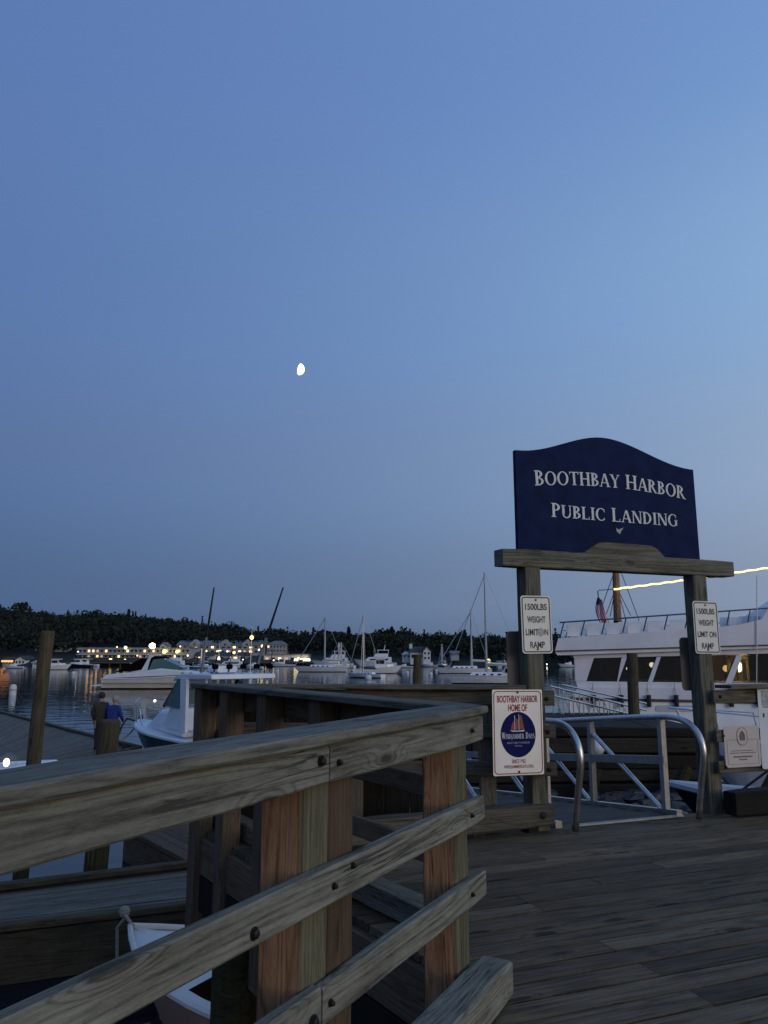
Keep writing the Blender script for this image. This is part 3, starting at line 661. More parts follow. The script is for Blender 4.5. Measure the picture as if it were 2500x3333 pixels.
# local frame: +x towards the bow; place so that the bow is at the thing's origin
mb, sh = hull_mesh(Lb, 3.0, 1.16, .95, fine=2.4); mb.v = [(x - Lb, y, z) for x, y, z in mb.v]; sh = [(x - Lb, y, z) for x, y, z in sh]
mb.build('hull', [TEAL, HULLNAVY], o); deckmesh(sh, .06).build('deck', GEL, o); rubrail(sh, .055).build('rub_rail', GEL, o)
b_ = MB(); cabin(b_, -5.2, -1.3, 1.15, .5, 1.0, 1.72, 1.15, .05, tum=.88); bevel(b_.build('trunk_cabin', GEL, o), .16, 3)
b_ = MB(); cabin(b_, -5.4, -3.75, 1.18, 1.02, 1.2, 1.9, .3, 0, tum=.97); bevel(b_.build('helm_house', GEL, o), .10, 3)
for s in (-1, 1):
    MB().prism([(-5.15, 1.85), (-3.95, 1.9), (-4.75, 2.72), (-5.05, 2.72)], s * 1.10 - .02, s * 1.10 + .02).build('side_window', GLASSB, o)
    MB().prism([(-5.40, 1.2), (-5.10, 1.2), (-4.98, 2.75), (-5.35, 2.75)], s * 1.11 - .05, s * 1.11 + .05).build('window_pillar', GEL, o)
    MB().tube([(-3.88, s * 1.08, 1.88), (-4.78, s * 1.06, 2.76)], .05, 6).build('window_frame', BLACKC, o)
    MB().tube([(-6.35, s * 1.05, .95), (-6.35, s * 1.05, 2.75)], .035, 8).build('hardtop_support', GEL, o)
MB().poly([(-3.86, -1.0, 1.9), (-3.86, 1.0, 1.9), (-4.75, 1.0, 2.74), (-4.75, -1.0, 2.74)], [(0, 1, 2, 3)]).build('windscreen', GLASSB, o)
b_ = MB(); b_.prism([(-6.75, 2.76), (-4.6, 2.72), (-4.4, 2.66), (-4.55, 2.82), (-5.0, 2.9), (-6.7, 2.90)], -1.12, 1.12); bevel(b_.build('hardtop', GEL, o), .03, 2)
b_ = MB(); b_.box((-5.75, -.36, 2.93), (-5.2, .36, 3.13), bev=.06); b_.build('radome', GEL, o)
box('radome_base', (-5.7, -.3, 2.89), (-5.25, .3, 2.93), BLACKC, o)
for k in range(5):
    yy = -.96 + .48 * k
    MB().tube([(-6.5, yy, 2.72), (-6.62, yy, 3.06)], .035, 8).build('rod_holder', CHROME, o)
    rd = MB(); rd.tube([(-6.55, yy, 2.85), (-6.72, yy + .02, 3.35), (-6.85, yy + .05, 3.62)], [.014, .012, .008], 5); rd.build('fishing_rod', BLACKC, o)
    MB().tube([(-6.64, yy - .07, 3.12), (-6.64, yy + .07, 3.12)], .075, 10).build('reel', BLACKC, o)
for s in (-1, 1):
    MB().tube([(-2.2, s * .98, 1.45), (-2.2, s * 1.02, 1.45)], .09, 12).build('porthole', GLASSD, o)
    MB().tube([(-3.6, s * .98, 1.78), (-3.0, s * .86, 1.80), (-2.5, s * .74, 1.76)], .016, 6).build('grab_rail', CHROME, o)
# bow rail
br = MB()
for s in (-1, 1):
    br.tube([(-2.6, s * 1.15, 1.2), (-2.3, s * 1.12, 1.72), (-1.2, s * .78, 1.85), (-.2, s * .12, 1.98)], .02, 6)
    for xx, yy in ((-1.9, 1.0), (-1.2, .78), (-.6, .45)): br.tube([(xx, s * yy, 1.25), (xx, s * yy, 1.78)], .016, 6)
br.build('bow_rail', CHROME, o)
MB().ball((-1.6, .25, 1.92), .045, 8, 6).build('spotlight', LAMPC, o); MB().tube([(-1.6, .25, 1.6), (-1.6, .25, 1.88)], .03, 6).build('spotlight_stem', CHROME, o)
MB().tube([(-1.6, .95, 1.3), (-1.2, 1.02, 1.36), (-1.1, 1.15, 1.1), (-1.15, 1.3, .7)], .03, 6).build('dock_line', RUBBER, o)
for yy in (-.45, .45):
    b_ = MB(); b_.box((-6.2, yy - .25, 1.0), (-5.7, yy + .25, 1.45), bev=.05); b_.box((-6.28, yy - .25, 1.4), (-6.15, yy + .25, 2.0), bev=.05); b_.build('helm_seat', GELW, o)
Minv = Matrix.LocRotScale(BP, Matrix.Rotation(ax, 3, 'Z'), None).inverted()
for (ub, vb, ut, vt) in ((655, 2188, 697, 1912), (830, 2190, 922, 1912)):
    dd_ = 25.6 if ub < 700 else 24.2
    a = Minv @ at(ub, vb, dd_); c = Minv @ at(ut, vt, dd_ - 1.0); mid = a.lerp(c, .42)
    MB().tube([a, mid], [.05, .042], 8).build('outrigger', MASTW, o); MB().tube([mid, c], [.042, .022], 8).build('outrigger_tip', RUBBER, o)
MB().tube([Minv @ at(450, 2352, 28.2), Minv @ at(425, 2385, 26.6), Minv @ at(395, 2410, 24.9)], .025, 6).build('bow_line', ROPE, o)

# ------------------------------------------------------------------ ferry on the right
FD = 31.0
def fz(u, v): return at(u, v, FD).z
fx = lambda u, v=2150: at(u, v, FD).x
x0 = fx(1808); xr = fx(2500) + 9
o = thing('tour_ferry', 'large white tour ferry with slanted windows and an open top deck', 'ferry', (x0, FD, WZ), 0)
def F(u, v, back=0): p = at(u, v, FD); return (p.x - x0, p.z - WZ)
def ext(p, q, X):   # extend the line p-q to local X
    return (X, p[1] + (q[1] - p[1]) * (X - p[0]) / (q[0] - p[0]))
XE = xr - x0
def c4(x, y): return (1800 + x * .42194, 1780 + y * .42194)
def strip(name, top, bot, y0, y1, mat, dy=0):
    t0, t1 = F(*c4(*top[0])), F(*c4(*top[1])); b0, b1 = F(*c4(*bot[0])), F(*c4(*bot[1]))
    T = ext(t0, t1, XE); B_ = ext(b0, b1, XE)
    MB().prism([t0, T, B_, b0], y0, y1).build(name, mat, o)
strip('top_deck_bulwark', [(30, 706), (1659, 590)], [(5, 802), (1659, 758)], -.25, 7.5, FERRYW)
strip('guard_strip', [(5, 800), (1659, 752)], [(5, 808), (1659, 761)], -.30, 7.55, HULLNAVY)
strip('eave', [(5, 808), (1659, 764)], [(25, 836), (1659, 782)], -.2, 7.5, GEL)
strip('upper_wall', [(150, 836), (1659, 784)], [(165, 862), (1659, 822)], 0, 7.3, FERRYW)
strip('sill_wall', [(176, 1036), (1659, 1052)], [(190, 1085), (1659, 1092)], 0, 7.3, FERRYW)
strip('sponson', [(185, 1082), (1659, 1090)], [(150, 1160), (1659, 1190)], -.12, 7.4, FERRYW)
strip('maroon_band', [(120, 1162), (1659, 1190)], [(120, 1180), (1659, 1212)], -.14, 7.42, MAROON)
strip('hull', [(110, 1181), (1659, 1212)], [(150, 1560), (1659, 1640)], -.1, 7.4, GEL)
# window band: mullions slant
wins = [(258, 315, 495, 530), (505, 570, 733, 802), (768, 832, 1000, 1068), (1040, 1105, 1330, 1415), (1382, 1462, 1690, 1765), (1740, 1815, 2050, 2120)]
def wt(x): return 858 - (x - 300) * .0175
def wb(x): return 1035 + (x - 258) * .0125
prevb, prevt = 172, 165
for i, (bl, tl, br_, tr_) in enumerate(wins):
    pl = [F(*c4(prevb, wb(prevb))), F(*c4(bl, wb(bl))), F(*c4(tl, wt(tl))), F(*c4(prevt, wt(prevt)))]
    MB().prism(pl, 0, .12).build('window_pillar', FERRYW, o)
    wq = [F(*c4(bl, wb(bl))), F(*c4(br_, wb(br_))), F(*c4(tr_, wt(tr_))), F(*c4(tl, wt(tl)))]
    MB().prism(wq, .05, .08).build('window', GLASS, o)
    prevb, prevt = br_, tr_
box('stern_wall', (F(*c4(172, 900))[0], .121, 1.5), (F(*c4(172, 900))[0] + .1, 7.2, F(*c4(172, 850))[1]), FERRYW, o)
box('saloon_floor', (.9, .13, F(500, 2236)[1] - .35), (XE - .2, 7.2, F(500, 2236)[1] - .25), W_BROWN, o)
box('saloon_back_wall', (.9, 3.9, 1.8), (XE - .3, 4.0, 3.6), paint('saloon_panelling', (.26, .18, .10), .6, var=.2), o)
for xx in (2.2, 6.2, 8.3, 10.5): box('saloon_partition', (xx, 1.6, 1.9), (xx + .08, 3.8, 3.5), paint('saloon_curtain', (.32, .25, .15), .8), o)
def flamp(xc, yc, back, r, mat):
    p = F(*c4(xc, yc)); MB().ball((p[0] * (1 + back / 31), back, p[1]), r, 8, 6).build('cabin_lamp', mat, o)
flamp(1480, 930, 1.4, .22, glow('ferry_lamp_glow', (1, .78, .36), 22)); flamp(1430, 945, 2.4, .14, LAMPW); flamp(1330, 935, 3.0, .12, LAMPW); flamp(1300, 940, 2.6, .10, LAMPW)

for xc_, wd_ in ((1440, 30), (1500, 26), (1560, 34), (1300, 36)):
    p_ = F(*c4(xc_, 1040)); box('curtain_glow_panel', (p_[0], 1.0, p_[1]), (p_[0] + wd_ * .0051, 1.06, p_[1] + .85), paint('glow_panel_cloth', (.50, .40, .24), .9, var=.3, scale=9), o)  # paler panels added behind the glass to carry the window's warm glow
flamp(1420, 920, .75, .07, glow('panel_lamp_glow', (1, .78, .36), 14)); flamp(850, 915, 2.2, .11, LAMPC); flamp(655, 945, 2.0, .06, LAMPC); flamp(730, 965, 2.0, .05, LAMPC); flamp(330, 930, 3.2, .10, LAMPW)  # the first, small lamp is added to light those panels
pr0 = [F(*c4(785 + 300 * x_, 1245 + 24 * z_)) for x_, z_ in ((0, .8), (.04, 1), (.5, 1.05), (.96, 1), (1, .8), (1, -.8), (.96, -1), (.04, -1), (0, -.8))]
MB().prism(pr0, -.125, -.101).build('recess_shade_plate', GELG, o)  # flat plate on the hull; the recess's shade is put into its grey
for k_ in range(7):
    q_ = F(*c4(300 + 210 * k_, 1120)); MB().tube([(q_[0], -.24, q_[1] - .55), (q_[0], -.26, q_[1] - .1)], .09, 8).build('side_fender', RUBBER, o); MB().tube([(q_[0], -.2, q_[1] - .1), (q_[0], -.13, q_[1] + .35)], .012, 5).build('fender_line', ROPE, o)
for (bl, tl, br_, tr_) in wins:
    pts_ = [F(*c4(bl, wb(bl))), F(*c4(br_, wb(br_))), F(*c4(tr_, wt(tr_))), F(*c4(tl, wt(tl)))]
    MB().tube([(p[0], .045, p[1]) for p in pts_ + pts_[:1]], .014, 5).build('window_gasket', RUBBER, o)
# top deck rail
p0_, p1_ = F(*c4(45, 585)), F(*c4(1659, 474)); E1 = ext(p0_, p1_, XE)
MB().tube([(p0_[0], -.15, p0_[1]), (E1[0], -.15, E1[1])], .03, 6).build('top_rail', RAILDARK, o)
m0_, m1_ = F(*c4(60, 650)), F(*c4(1659, 545)); E2 = ext(m0_, m1_, XE)
k = 0; xx = 78
while xx < 2300:
    tpp = ext(p0_, p1_, F(*c4(xx, 590))[0]); btp = F(*c4(xx - 28, 700 - (xx - 50) * .0715))
    MB().tube([(tpp[0], -.15, tpp[1]), (btp[0], -.12, btp[1])], .026, 6).build('stanchion', RAILDARK, o); xx += 160
p2_, p3_ = F(*c4(400, 575)), F(*c4(790, 570)); MB().tube([(p2_[0], 6.5, p2_[1]), (p3_[0] + 6, 6.5, p3_[1] + .2)], .03, 6).build('far_rail', RAILDARK, o)
wh = [F(*c4(1640, 470)), F(*c4(1590, 560)), F(*c4(1420, 600)), F(*c4(1300, 622)), F(*c4(1300, 700)), F(*c4(1900, 700)), F(*c4(1900, 300))]
MB().prism(wh, -.24, 6.0).build('wheelhouse', FERRYW, o)
MB().tube([(F(*c4(1543, 1050))[0], -.3, F(*c4(1543, 1050))[1]), (F(*c4(1547, 225))[0], -.3, F(*c4(1547, 225))[1])], .022, 6).build('whip_aerial', MASTW, o)
# the stern is cut back at an angle: the far side lies further right
for ch in o.children:
    if ch.name.split('.')[0] in ('top_deck_bulwark', 'guard_strip', 'eave', 'upper_wall', 'sill_wall', 'sponson', 'maroon_band', 'hull', 'stern_wall', 'saloon_floor', 'saloon_back_wall', 'wheelhouse'):
        for v_ in ch.data.vertices: v_.co.x += max(0, v_.co.y) * .33
# chairs on the ferry's top deck
def chair(label, X, Yy, Z):
    c = thing('deck_chair', label, 'chair', (X, Yy, Z), rnd.uniform(-.12, .12), 'white chairs on the ferry top deck')
    box('seat', (-.24, -.22, .40), (.24, .22, .44), CHAIRW, c)
    bk = MB(); bk.poly([(-.24, -.22, .44), (.24, -.22, .44), (.26, -.34, .86), (-.26, -.34, .86), (-.24, -.19, .44), (.24, -.19, .44), (.26, -.31, .86), (-.26, -.31, .86)], [(0, 1, 2, 3), (7, 6, 5, 4), (2, 6, 7, 3), (0, 3, 7, 4), (1, 5, 6, 2)]); bk.build('backrest', CHAIRW, c)
    box('armrest', (-.28, -.28, .62), (-.23, .2, .65), CHAIRW, c); box('armrest', (.23, -.28, .62), (.28, .2, .65), CHAIRW, c)
    for sx in (-.22, .22):
        for sy in (-.2, .2): MB().tube([(sx, sy, .4), (sx * 1.1, sy * 1.15, 0)], .02, 5).build('leg', CHAIRW, c)
ords = ['leftmost', 'second', 'third', 'fourth', 'fifth', 'sixth', 'seventh', 'eighth', 'ninth', 'tenth', 'eleventh', 'twelfth', 'thirteenth', 'fourteenth', 'fifteenth', 'sixteenth']
for i, (cx, row) in enumerate([(143, 0), (230, 1), (302, 0), (375, 1), (455, 0), (540, 1), (608, 0), (690, 1), (765, 0), (850, 1), (940, 0), (1020, 1), (1325, 1), (1385, 0), (1470, 1), (1560, 0)]):
    yb = (690 - (cx - 140) * .045) if row == 0 else (684 - (cx - 140) * .045)
    p = at(*c4(cx, yb), FD + (.9 if row == 0 else 1.8))
    chair('white plastic chair on the ferry top deck, %s counting from the stern flag end' % ords[i], p.x, p.y, p.z - .40)
# flag at the ferry stern
pA = at(*c4(345, 338), FD + 3); pB = at(*c4(372, 605), FD + 3)
o = thing('stern_flag', 'American flag hanging from a leaning staff on the ferry', 'flag', pB)
MB().tube([(0, 0, -.2), pA - pB], .025, 6).build('staff', RAILDARK, o)
fl = MB(); W_, H_ = 13, 14
grid = []
for j in range(H_ + 1):
    for i in range(W_ + 1):
        s_ = i / W_; t_ = j / H_
        yc = 385 + t_ * 205 + s_ * 22 * (1 - t_); xw = 345 + t_ * 18 + s_ * (26 + 52 * t_) - (1 - s_) * 22 * math.sin(t_ * 3)
        p = at(*c4(xw, yc), FD + 3) - pB; grid.append((p.x, .10 * math.sin(s_ * 11 + t_ * 4), p.z))
for j in range(H_):
    for i in range(W_):
        a = j * (W_ + 1) + i
        mi = 2 if (j < 4 and i < 7) else (0 if i % 2 == 0 else 1)
        fl.f.append([a, a + 1, a + W_ + 2, a + W_ + 1]); fl.m.append(mi)
fl.v = grid; fl.build('cloth', [FLAGR, FLAGW, FLAGB], o)
# schooner mast behind the ferry with a string of lights
SD = 45.0
mt, mbp = at(2004, 1850, SD), at(2016, 2120, SD)
o = thing('schooner_mast', 'varnished wooden schooner mast with rope rigging rising behind the ferry', 'mast', (mbp.x, SD, mbp.z))
MB().tube([(0, 0, -4), (0, 0, 2), mt - mbp, (mt - mbp) * 1.5], [.24, .23, .20, .12], 10).build('mast', MASTB, o)
MB().tube([(0, -.02, (mt - mbp).z * .30), (0, -.02, (mt - mbp).z * .36)], .25, 10).build('band', BLACKC, o)
for (xa, ya, xb, yb) in ((505, 140, 665, 570), (470, 200, 385, 440), (480, 330, 410, 520), (500, 330, 600, 530), (505, 340, 560, 560), (480, 330, 440, 540), (350, 335, 470, 327), (500, 360, 520, 600)):
    MB().tube([at(*c4(xa, ya), SD) - mbp, at(*c4(xb, yb), SD) - mbp], .022, 4).build('stay', RAILDARK, o)
st = MB(); pth = []
for k in range(60):
    s_ = k / 59; xx = 470 + s_ * 1900
    yy = 327 - (xx - 470) * .138 - 18 * math.sin(min(1, (xx - 470) / 1100) * 3.14) * -.3 + 3.0 * math.sin(k * 1.9)
    pth.append(at(*c4(xx, yy), SD - .4))
o = thing('light_string', 'glowing yellow light string stretched from the wooden mast past the sign', 'lights', pth[0])
MB().tube([p - pth[0] for p in pth], .055, 6).build('light_rope', STRING, o)
MB().tube([p - pth[0] + Vector((0, 0, -.075)) for p in pth], .015, 5).build('cable', STEEL, o)

# ------------------------------------------------------------------ moon
p = at(975, 1202, 9000); o = thing('moon', 'bright gibbous moon in the dusk sky', 'moon', p)
mm = MB(); Rm = 9000 * .0074; ring = []
outl = []
for k in range(25):
    a = -math.pi / 2 + math.pi * k / 24; outl.append((math.cos(a) * Rm * .88, math.sin(a) * Rm))
for k in range(1, 24):
    a = math.pi / 2 + math.pi * k / 24; outl.append((math.cos(a) * Rm * .30, math.sin(a) * Rm))
mm.prism(outl, -Rm * .3, Rm * .3, M=Matrix.Rotation(R(12), 4, 'Y')); mm.build('lit_face', MOONM, o)

# ------------------------------------------------------------------ floats and lower dock on the left
FZ = -1.6
def planked(name, label, pts, z, thick, along, pw, mat, fascia=W_OLD, cat='dock'):
    """planked float; pts quad corners a,b (near edge) c,d (far edge): planks run from near to far edge"""
    a, b_, c, d = [Vector(p) for p in pts]
    o = thing(name, label, cat, (a.x, a.y, z))
    n_ = int((b_ - a).length / pw)
    for i in range(n_):
        s0, s1 = (i + .03) / n_, (i + .97) / n_
        q = [a.lerp(b_, s0), a.lerp(b_, s1), d.lerp(c, s1), d.lerp(c, s0)]
        mid = sum(q, Vector()) / 4; dirx = (q[3] - q[0]).normalized(); Mx = Matrix((dirx, Vector((-dirx.y, dirx.x, 0)), Vector((0, 0, 1)))).transposed()
        Mi = Mx.inverted(); loc = [Mi @ (p - mid) for p in q]; dz = rnd.uniform(-.006, .006)
        m_ = MB(); m_.poly([(p.x, p.y, dz) for p in loc] + [(p.x, p.y, -.04) for p in loc], [(0, 1, 2, 3), (7, 6, 5, 4), (0, 4, 5, 1), (1, 5, 6, 2), (2, 6, 7, 3), (3, 7, 4, 0)])
        m_.build('plank', mat, o, mid - a, Mx.to_euler())
    for p, q in ((a, b_), (b_, c), (c, d), (d, a)):
        L_ = (q - p).length; ang = math.atan2(q.y - p.y, q.x - p.x)
        MB().box((0, -.03, -thick), (L_, .03, .01), bev=.008).build('fascia_board', fascia, o, p - a, (0, 0, ang))
        MB().box((.05, -.09, .03), (L_ - .05, .06, .11), bev=.012).build('bull_rail', fascia, o, p - a, (0, 0, ang)) if (p - q).length > 3 else None
    return o
A_ = [onz(0, 3042, FZ), onz(640, 2965, FZ), onz(640, 2824, FZ), onz(0, 2903, FZ)]
ext0 = A_[0] + (A_[0] - A_[1]) * .8; ext3 = A_[3] + (A_[3] - A_[2]) * .8; ext1 = A_[1] + (A_[1] - A_[0]) * .5; ext2 = A_[2] + (A_[2] - A_[3]) * .5
for p in (ext0, ext1, ext2, ext3): p.z = 0
planked('lower_float', 'grey planked float below the near fence with the skiff tied to it', [ext0, ext3, ext2, ext1], FZ, .5, 0, .15, W_FLOAT, W_PILE)
q0 = onz(-60, 2375, FZ); q1 = onz(92, 2462, FZ); q2 = onz(430, 2452, FZ); q3 = onz(-60, 2286, FZ)
far = onz(330, 2411, FZ)
planked('long_float', 'long grey float where the two people stand', [Vector((q1.x + 1.2, q1.y - 3, 0)), Vector((q1.x - 9, q1.y + 9.0, 0)), Vector((q3.x - 6, q3.y + 6, 0)), Vector((far.x + 2.2, far.y - 2.6, 0))], FZ, .45, 0, .2, W_FLOAT, W_OLD)
ca = onz(410, 2700, FZ); cb = onz(640, 2822, FZ); ca.z = cb.z = 0; cdv = (cb - ca).normalized(); cpv = Vector((-cdv.y, cdv.x, 0))
planked('cross_float', 'short brown float lying behind the corner posts', [ca, ca + cpv * 1.4, ca + cpv * 1.4 + cdv * 4.2, ca + cdv * 4.2], FZ - .05, .45, 0, .16, W_BROWN, W_BROWN)
# dock cleat near the people
p = onz(405, 2437, FZ); o = thing('dock_cleat', 'black iron cleat on the float beside the short pile', 'cleat', p, .5)
MB().tube([(-.16, 0, .10), (.16, 0, .10)], .025, 8).build('horn', RUBBER, o); box('base', (-.07, -.04, 0), (.07, .04, .09), RUBBER, o, .01)
# piles
def pile(name, label, u0, v0, u1, v1, d, dia, zb=WZ - 1, mat=W_PILE, group='standing timber piles', cat='pile', top=None):
    a = at(u0, v0, d); c = at(u1, v1, d); dirv = (c - a); k = (zb - a.z) / dirv.z; base = a + dirv * k
    o = thing(name, label, cat, base, group=group)
    rot = (a - base).to_track_quat('X', 'Z').to_euler(); L_ = (a - base).length
    pth = [(L_ * i / 10, rnd.uniform(-.008, .008), rnd.uniform(-.008, .008)) for i in range(10)] + [(L_ - .03, 0, 0), (L_, 0, 0)]
    MB().tube(pth, [dia / 2 * (1.06 - .008 * i) for i in range(11)] + [dia / 2 * .86], 16).build('shaft', mat, o, (0, 0, 0), rot, smooth=False)
    wl = (WZ + 1.1 - base.z) / (a.z - base.z) * L_
    MB().tube([(0, 0, 0), (wl, 0, 0)], dia / 2 * 1.075, 14).build('tide_growth', W_WET, o, (0, 0, 0), rot)
    return o
pile('pile', 'tall leaning timber pile at the left edge of the float', 157, 2053, 112, 2455, 12.0, .205)
pile('pile', 'short thick pile in front of the two people', 359, 2343, 349, 2445, 11.5, .30)
pile('pile', 'far dark pile standing alone between the moored boats', 1359, 2130, 1357, 2222, 31, .32)
pile('pile', 'grey pile standing in front of the ferry windows', 2057, 2125, 2066, 2400, 21, .29)
pile('pile', 'short stub pile beside the ferry float, right of the white fender', 2126, 2365, 2136, 2470, 19, .13)
# support piles below the deck
for (x, y_, lb) in ((-.98, 5.55, 'algae green support pile under the second fence'), (.05, 3.95, 'support pile below the end of the near fence'), (.6, 6.2, 'support pile under the left sign post'), (3.2, 6.9, 'support pile under the right sign post')):
    o = thing('support_pile', lb, 'pile', (x, y_, WZ - 1), group='support piles under the deck')
    MB().tube([(0, 0, 0), (0, 0, 1.2), (0, 0, 2.62)], [.165, .16, .155], 16).build('shaft', W_WET if x < 0 else W_PILE, o)
# skiff
p = onz(424, 3006, -1.42); e = onz(900, 3165, -1.5); dv = Vector((p.x - e.x, p.y - e.y, 0)); L_ = 3.4
o = thing('skiff', 'small tan skiff with a white foredeck tied below the near fence', 'skiff', (p.x, p.y, WZ), math.atan2(dv.y, dv.x))
mb, sh = hull_mesh(L_, 1.65, .66, .5, drop=.15, stripe=.04, fine=2.0); mb.v = [(x - L_, y, z) for x, y, z in mb.v]; sh = [(x - L_, y, z) for x, y, z in sh]
mb.build('hull', [PEACH, PEACH], o)
deckmesh([s_ for s_ in sh if s_[0] > -1.5], .03).build('foredeck', GELW, o); rubrail(sh, .03).build('gunwale', GELW, o)
deckmesh([s_ for s_ in sh if s_[0] < -1.4], 0, .14, -.3).build('cockpit_floor', GELG, o)
box('thwart', (-2.1, -.6, .38), (-1.85, .6, .42), GELW, o)
b_ = MB()
for s in (-1, 1): b_.poly([(x, s * (y), z - .002) for x, y, z in sh if x < -1.4] + [(x, s * max(0, y - .16), z - .002) for x, y, z in sh if x < -1.4], [(i, i + 1, len([1 for q in sh if q[0] < -1.4]) + i + 1, len([1 for q in sh if q[0] < -1.4]) + i) for i in range(len([1 for q in sh if q[0] < -1.4]) - 1)])
b_.build('side_deck', GELW, o)
rp = MB(); rp.tube([(-.05, 0, .66), (.12, .02, .80), (.10, -.02, .72), (.2, .0, .60), (.16, 0, .2), (.13, 0, .05)], .018, 6); rp.ball((.1, 0, .78), .06, 8, 6); rp.build('painter_rope', ROPE, o)
# white bow and lamp at the far left
p = onz(211, 2462, -1.35)
o, sh = boat_base('dinghy', 'white dinghy lying at the float just above the near rail', 'dinghy', (p.x - .3, p.y - .6, WZ), R(20), 3.6, 1.5, .75, .6, GEL, GEL, GEL, rub=.04)
bpy.data.objects[o.name].location = (p.x - 3.2, p.y - 2.2, WZ)
p = at(21, 2482, 10.5); o = thing('globe_lamp', 'bright globe lamp at the left edge behind the near rail', 'lamp', (p.x, p.y, p.z - .9))
MB().ball((0, 0, .9), .05, 12, 8, sc3=(.8, .8, 1.1)).build('bulb', LAMPC, o)
MB().ball((.02, 0, .91), .12, 14, 10).build('globe', glassmat('clear_lamp_globe', (.3, .3, .32), .10), o)
MB().tube([(0, 0, -.3), (0, 0, .80)], .03, 8).build('post', STEEL, o)

# ------------------------------------------------------------------ people
def person(label, loc, rz, skel, radii, cols, mats, hair, eye_dir):
    """skel: dict joint -> pos, list of bones; one skinned body"""
    joints, bones = skel
    names = list(joints); idx = {k: i for i, k in enumerate(names)}
    me = bpy.data.meshes.new('body'); me.from_pydata([joints[k] for k in names], [(idx[a], idx[b]) for a, b in bones], [])
    tmp = bpy.data.objects.new('tmp', me); COL.objects.link(tmp)
    tmp.modifiers.new('s', 'SKIN'); 
    for i, k in enumerate(names):
        sv = me.skin_vertices[0].data[i]; sv.radius = radii[k]; sv.use_root = (k == 'pelvis')
    ss = tmp.modifiers.new('d', 'SUBSURF'); ss.levels = 2; ss.render_levels = 2
    dg = bpy.context.evaluated_depsgraph_get(); dg.update()
    nm = bpy.data.meshes.new_from_object(tmp.evaluated_get(dg)); bpy.data.objects.remove(tmp)
    nm.materials.clear()
    for m_ in mats: nm.materials.append(m_)
    for pl in nm.polygons: pl.material_index = cols(pl.center); pl.use_smooth = True
    o = thing('person', label, 'person', loc, rz); link('body', nm, o)
    hd = Vector(joints['head'])
    h_ = MB(); h_.ball(hd + Vector((0, .012, .05)), .118, 12, 8, sc3=(.92, 1.05, 1.02)); h_.build('hair', hair, o, smooth=True)
    f_ = MB()
    fc = hd + Vector((0, -.108, -.02)); f_.ball(fc + Vector((0, -.012, 0)), .02, 6, 5, sc3=(.8, 1.2, 1.4))
    for s in (-1, 1): f_.ball(hd + Vector((s * .10, 0, 0)), .03, 6, 5, sc3=(.4, .8, 1.2))
    f_.build('face_features', mats[0], o, smooth=True)
    e_ = MB()
    for s in (-1, 1): e_.ball(fc + Vector((s * .035, .0, .035)), .012, 6, 5)
    e_.build('eye', RUBBER, o)
    return o
SKIN = paint('skin', (.36, .22, .16), .6); HAIRG = paint('pale_grey_hair', (.30, .27, .24), .8, var=.2, scale=60); HAIRD = paint('dark_cap', (.02, .017, .015), .8)
JBROWN = paint('dark_brown_jacket', (.035, .026, .019), .85, var=.2); JBLUE = paint('blue_jacket', (.012, .025, .17), .8, var=.15); TROUD = paint('dark_trousers', (.010, .010, .013), .85); SHOE = paint('black_shoe', (.008, .008, .008), .6)
def std(bend=0.0, armf=.1, stance=.10, rel=.0):
    J = {}
    sp_ = lambda z, k: (0, -bend * k, z)
    J['pelvis'] = (0, 0, .93); J['belly'] = sp_(1.08, .25); J['chest'] = sp_(1.28, .6); J['neck'] = sp_(1.47, 1); J['chin'] = (0, -bend * 1.05 - .01, 1.55); J['head'] = (0, -bend * 1.1 - .02, 1.64); J['crown'] = (0, -bend * 1.1 - .01, 1.72)
    B_ = [('pelvis', 'belly'), ('belly', 'chest'), ('chest', 'neck'), ('neck', 'chin'), ('chin', 'head'), ('head', 'crown')]
    for s, n_ in ((-1, 'l'), (1, 'r')):
        J['hip' + n_] = (s * stance, 0, .88); J['knee' + n_] = (s * (stance + .01), -.03, .49); J['ank' + n_] = (s * (stance + .01), .02, .09); J['toe' + n_] = (s * (stance + .03), -.15, .04)
        J['sh' + n_] = (s * .18, -bend * .85, 1.40); J['elb' + n_] = (s * .25, -bend * .5 - armf * .3, 1.12); J['wri' + n_] = (s * .20, -bend * .5 - armf, .92 + armf * .45); J['palm' + n_] = (s * .19, -bend * .5 - armf * 1.2, .84 + armf * .5)
        for q, dx in enumerate((-.035, -.012, .012, .035)):
            J['f%d' % q + n_] = (s * .19 + dx, -bend * .5 - armf * 1.3 - .01, .765 + armf * .5 + (.012 if q in (0, 3) else 0)); B_.append(('palm' + n_, 'f%d' % q + n_))
        J['th' + n_] = (s * .15, -bend * .5 - armf * 1.2 - .03, .80 + armf * .5); B_.append(('wri' + n_, 'th' + n_))
        B_ += [('pelvis', 'hip' + n_), ('hip' + n_, 'knee' + n_), ('knee' + n_, 'ank' + n_), ('ank' + n_, 'toe' + n_), ('chest', 'sh' + n_), ('sh' + n_, 'elb' + n_), ('elb' + n_, 'wri' + n_), ('wri' + n_, 'palm' + n_)]
    return J, B_
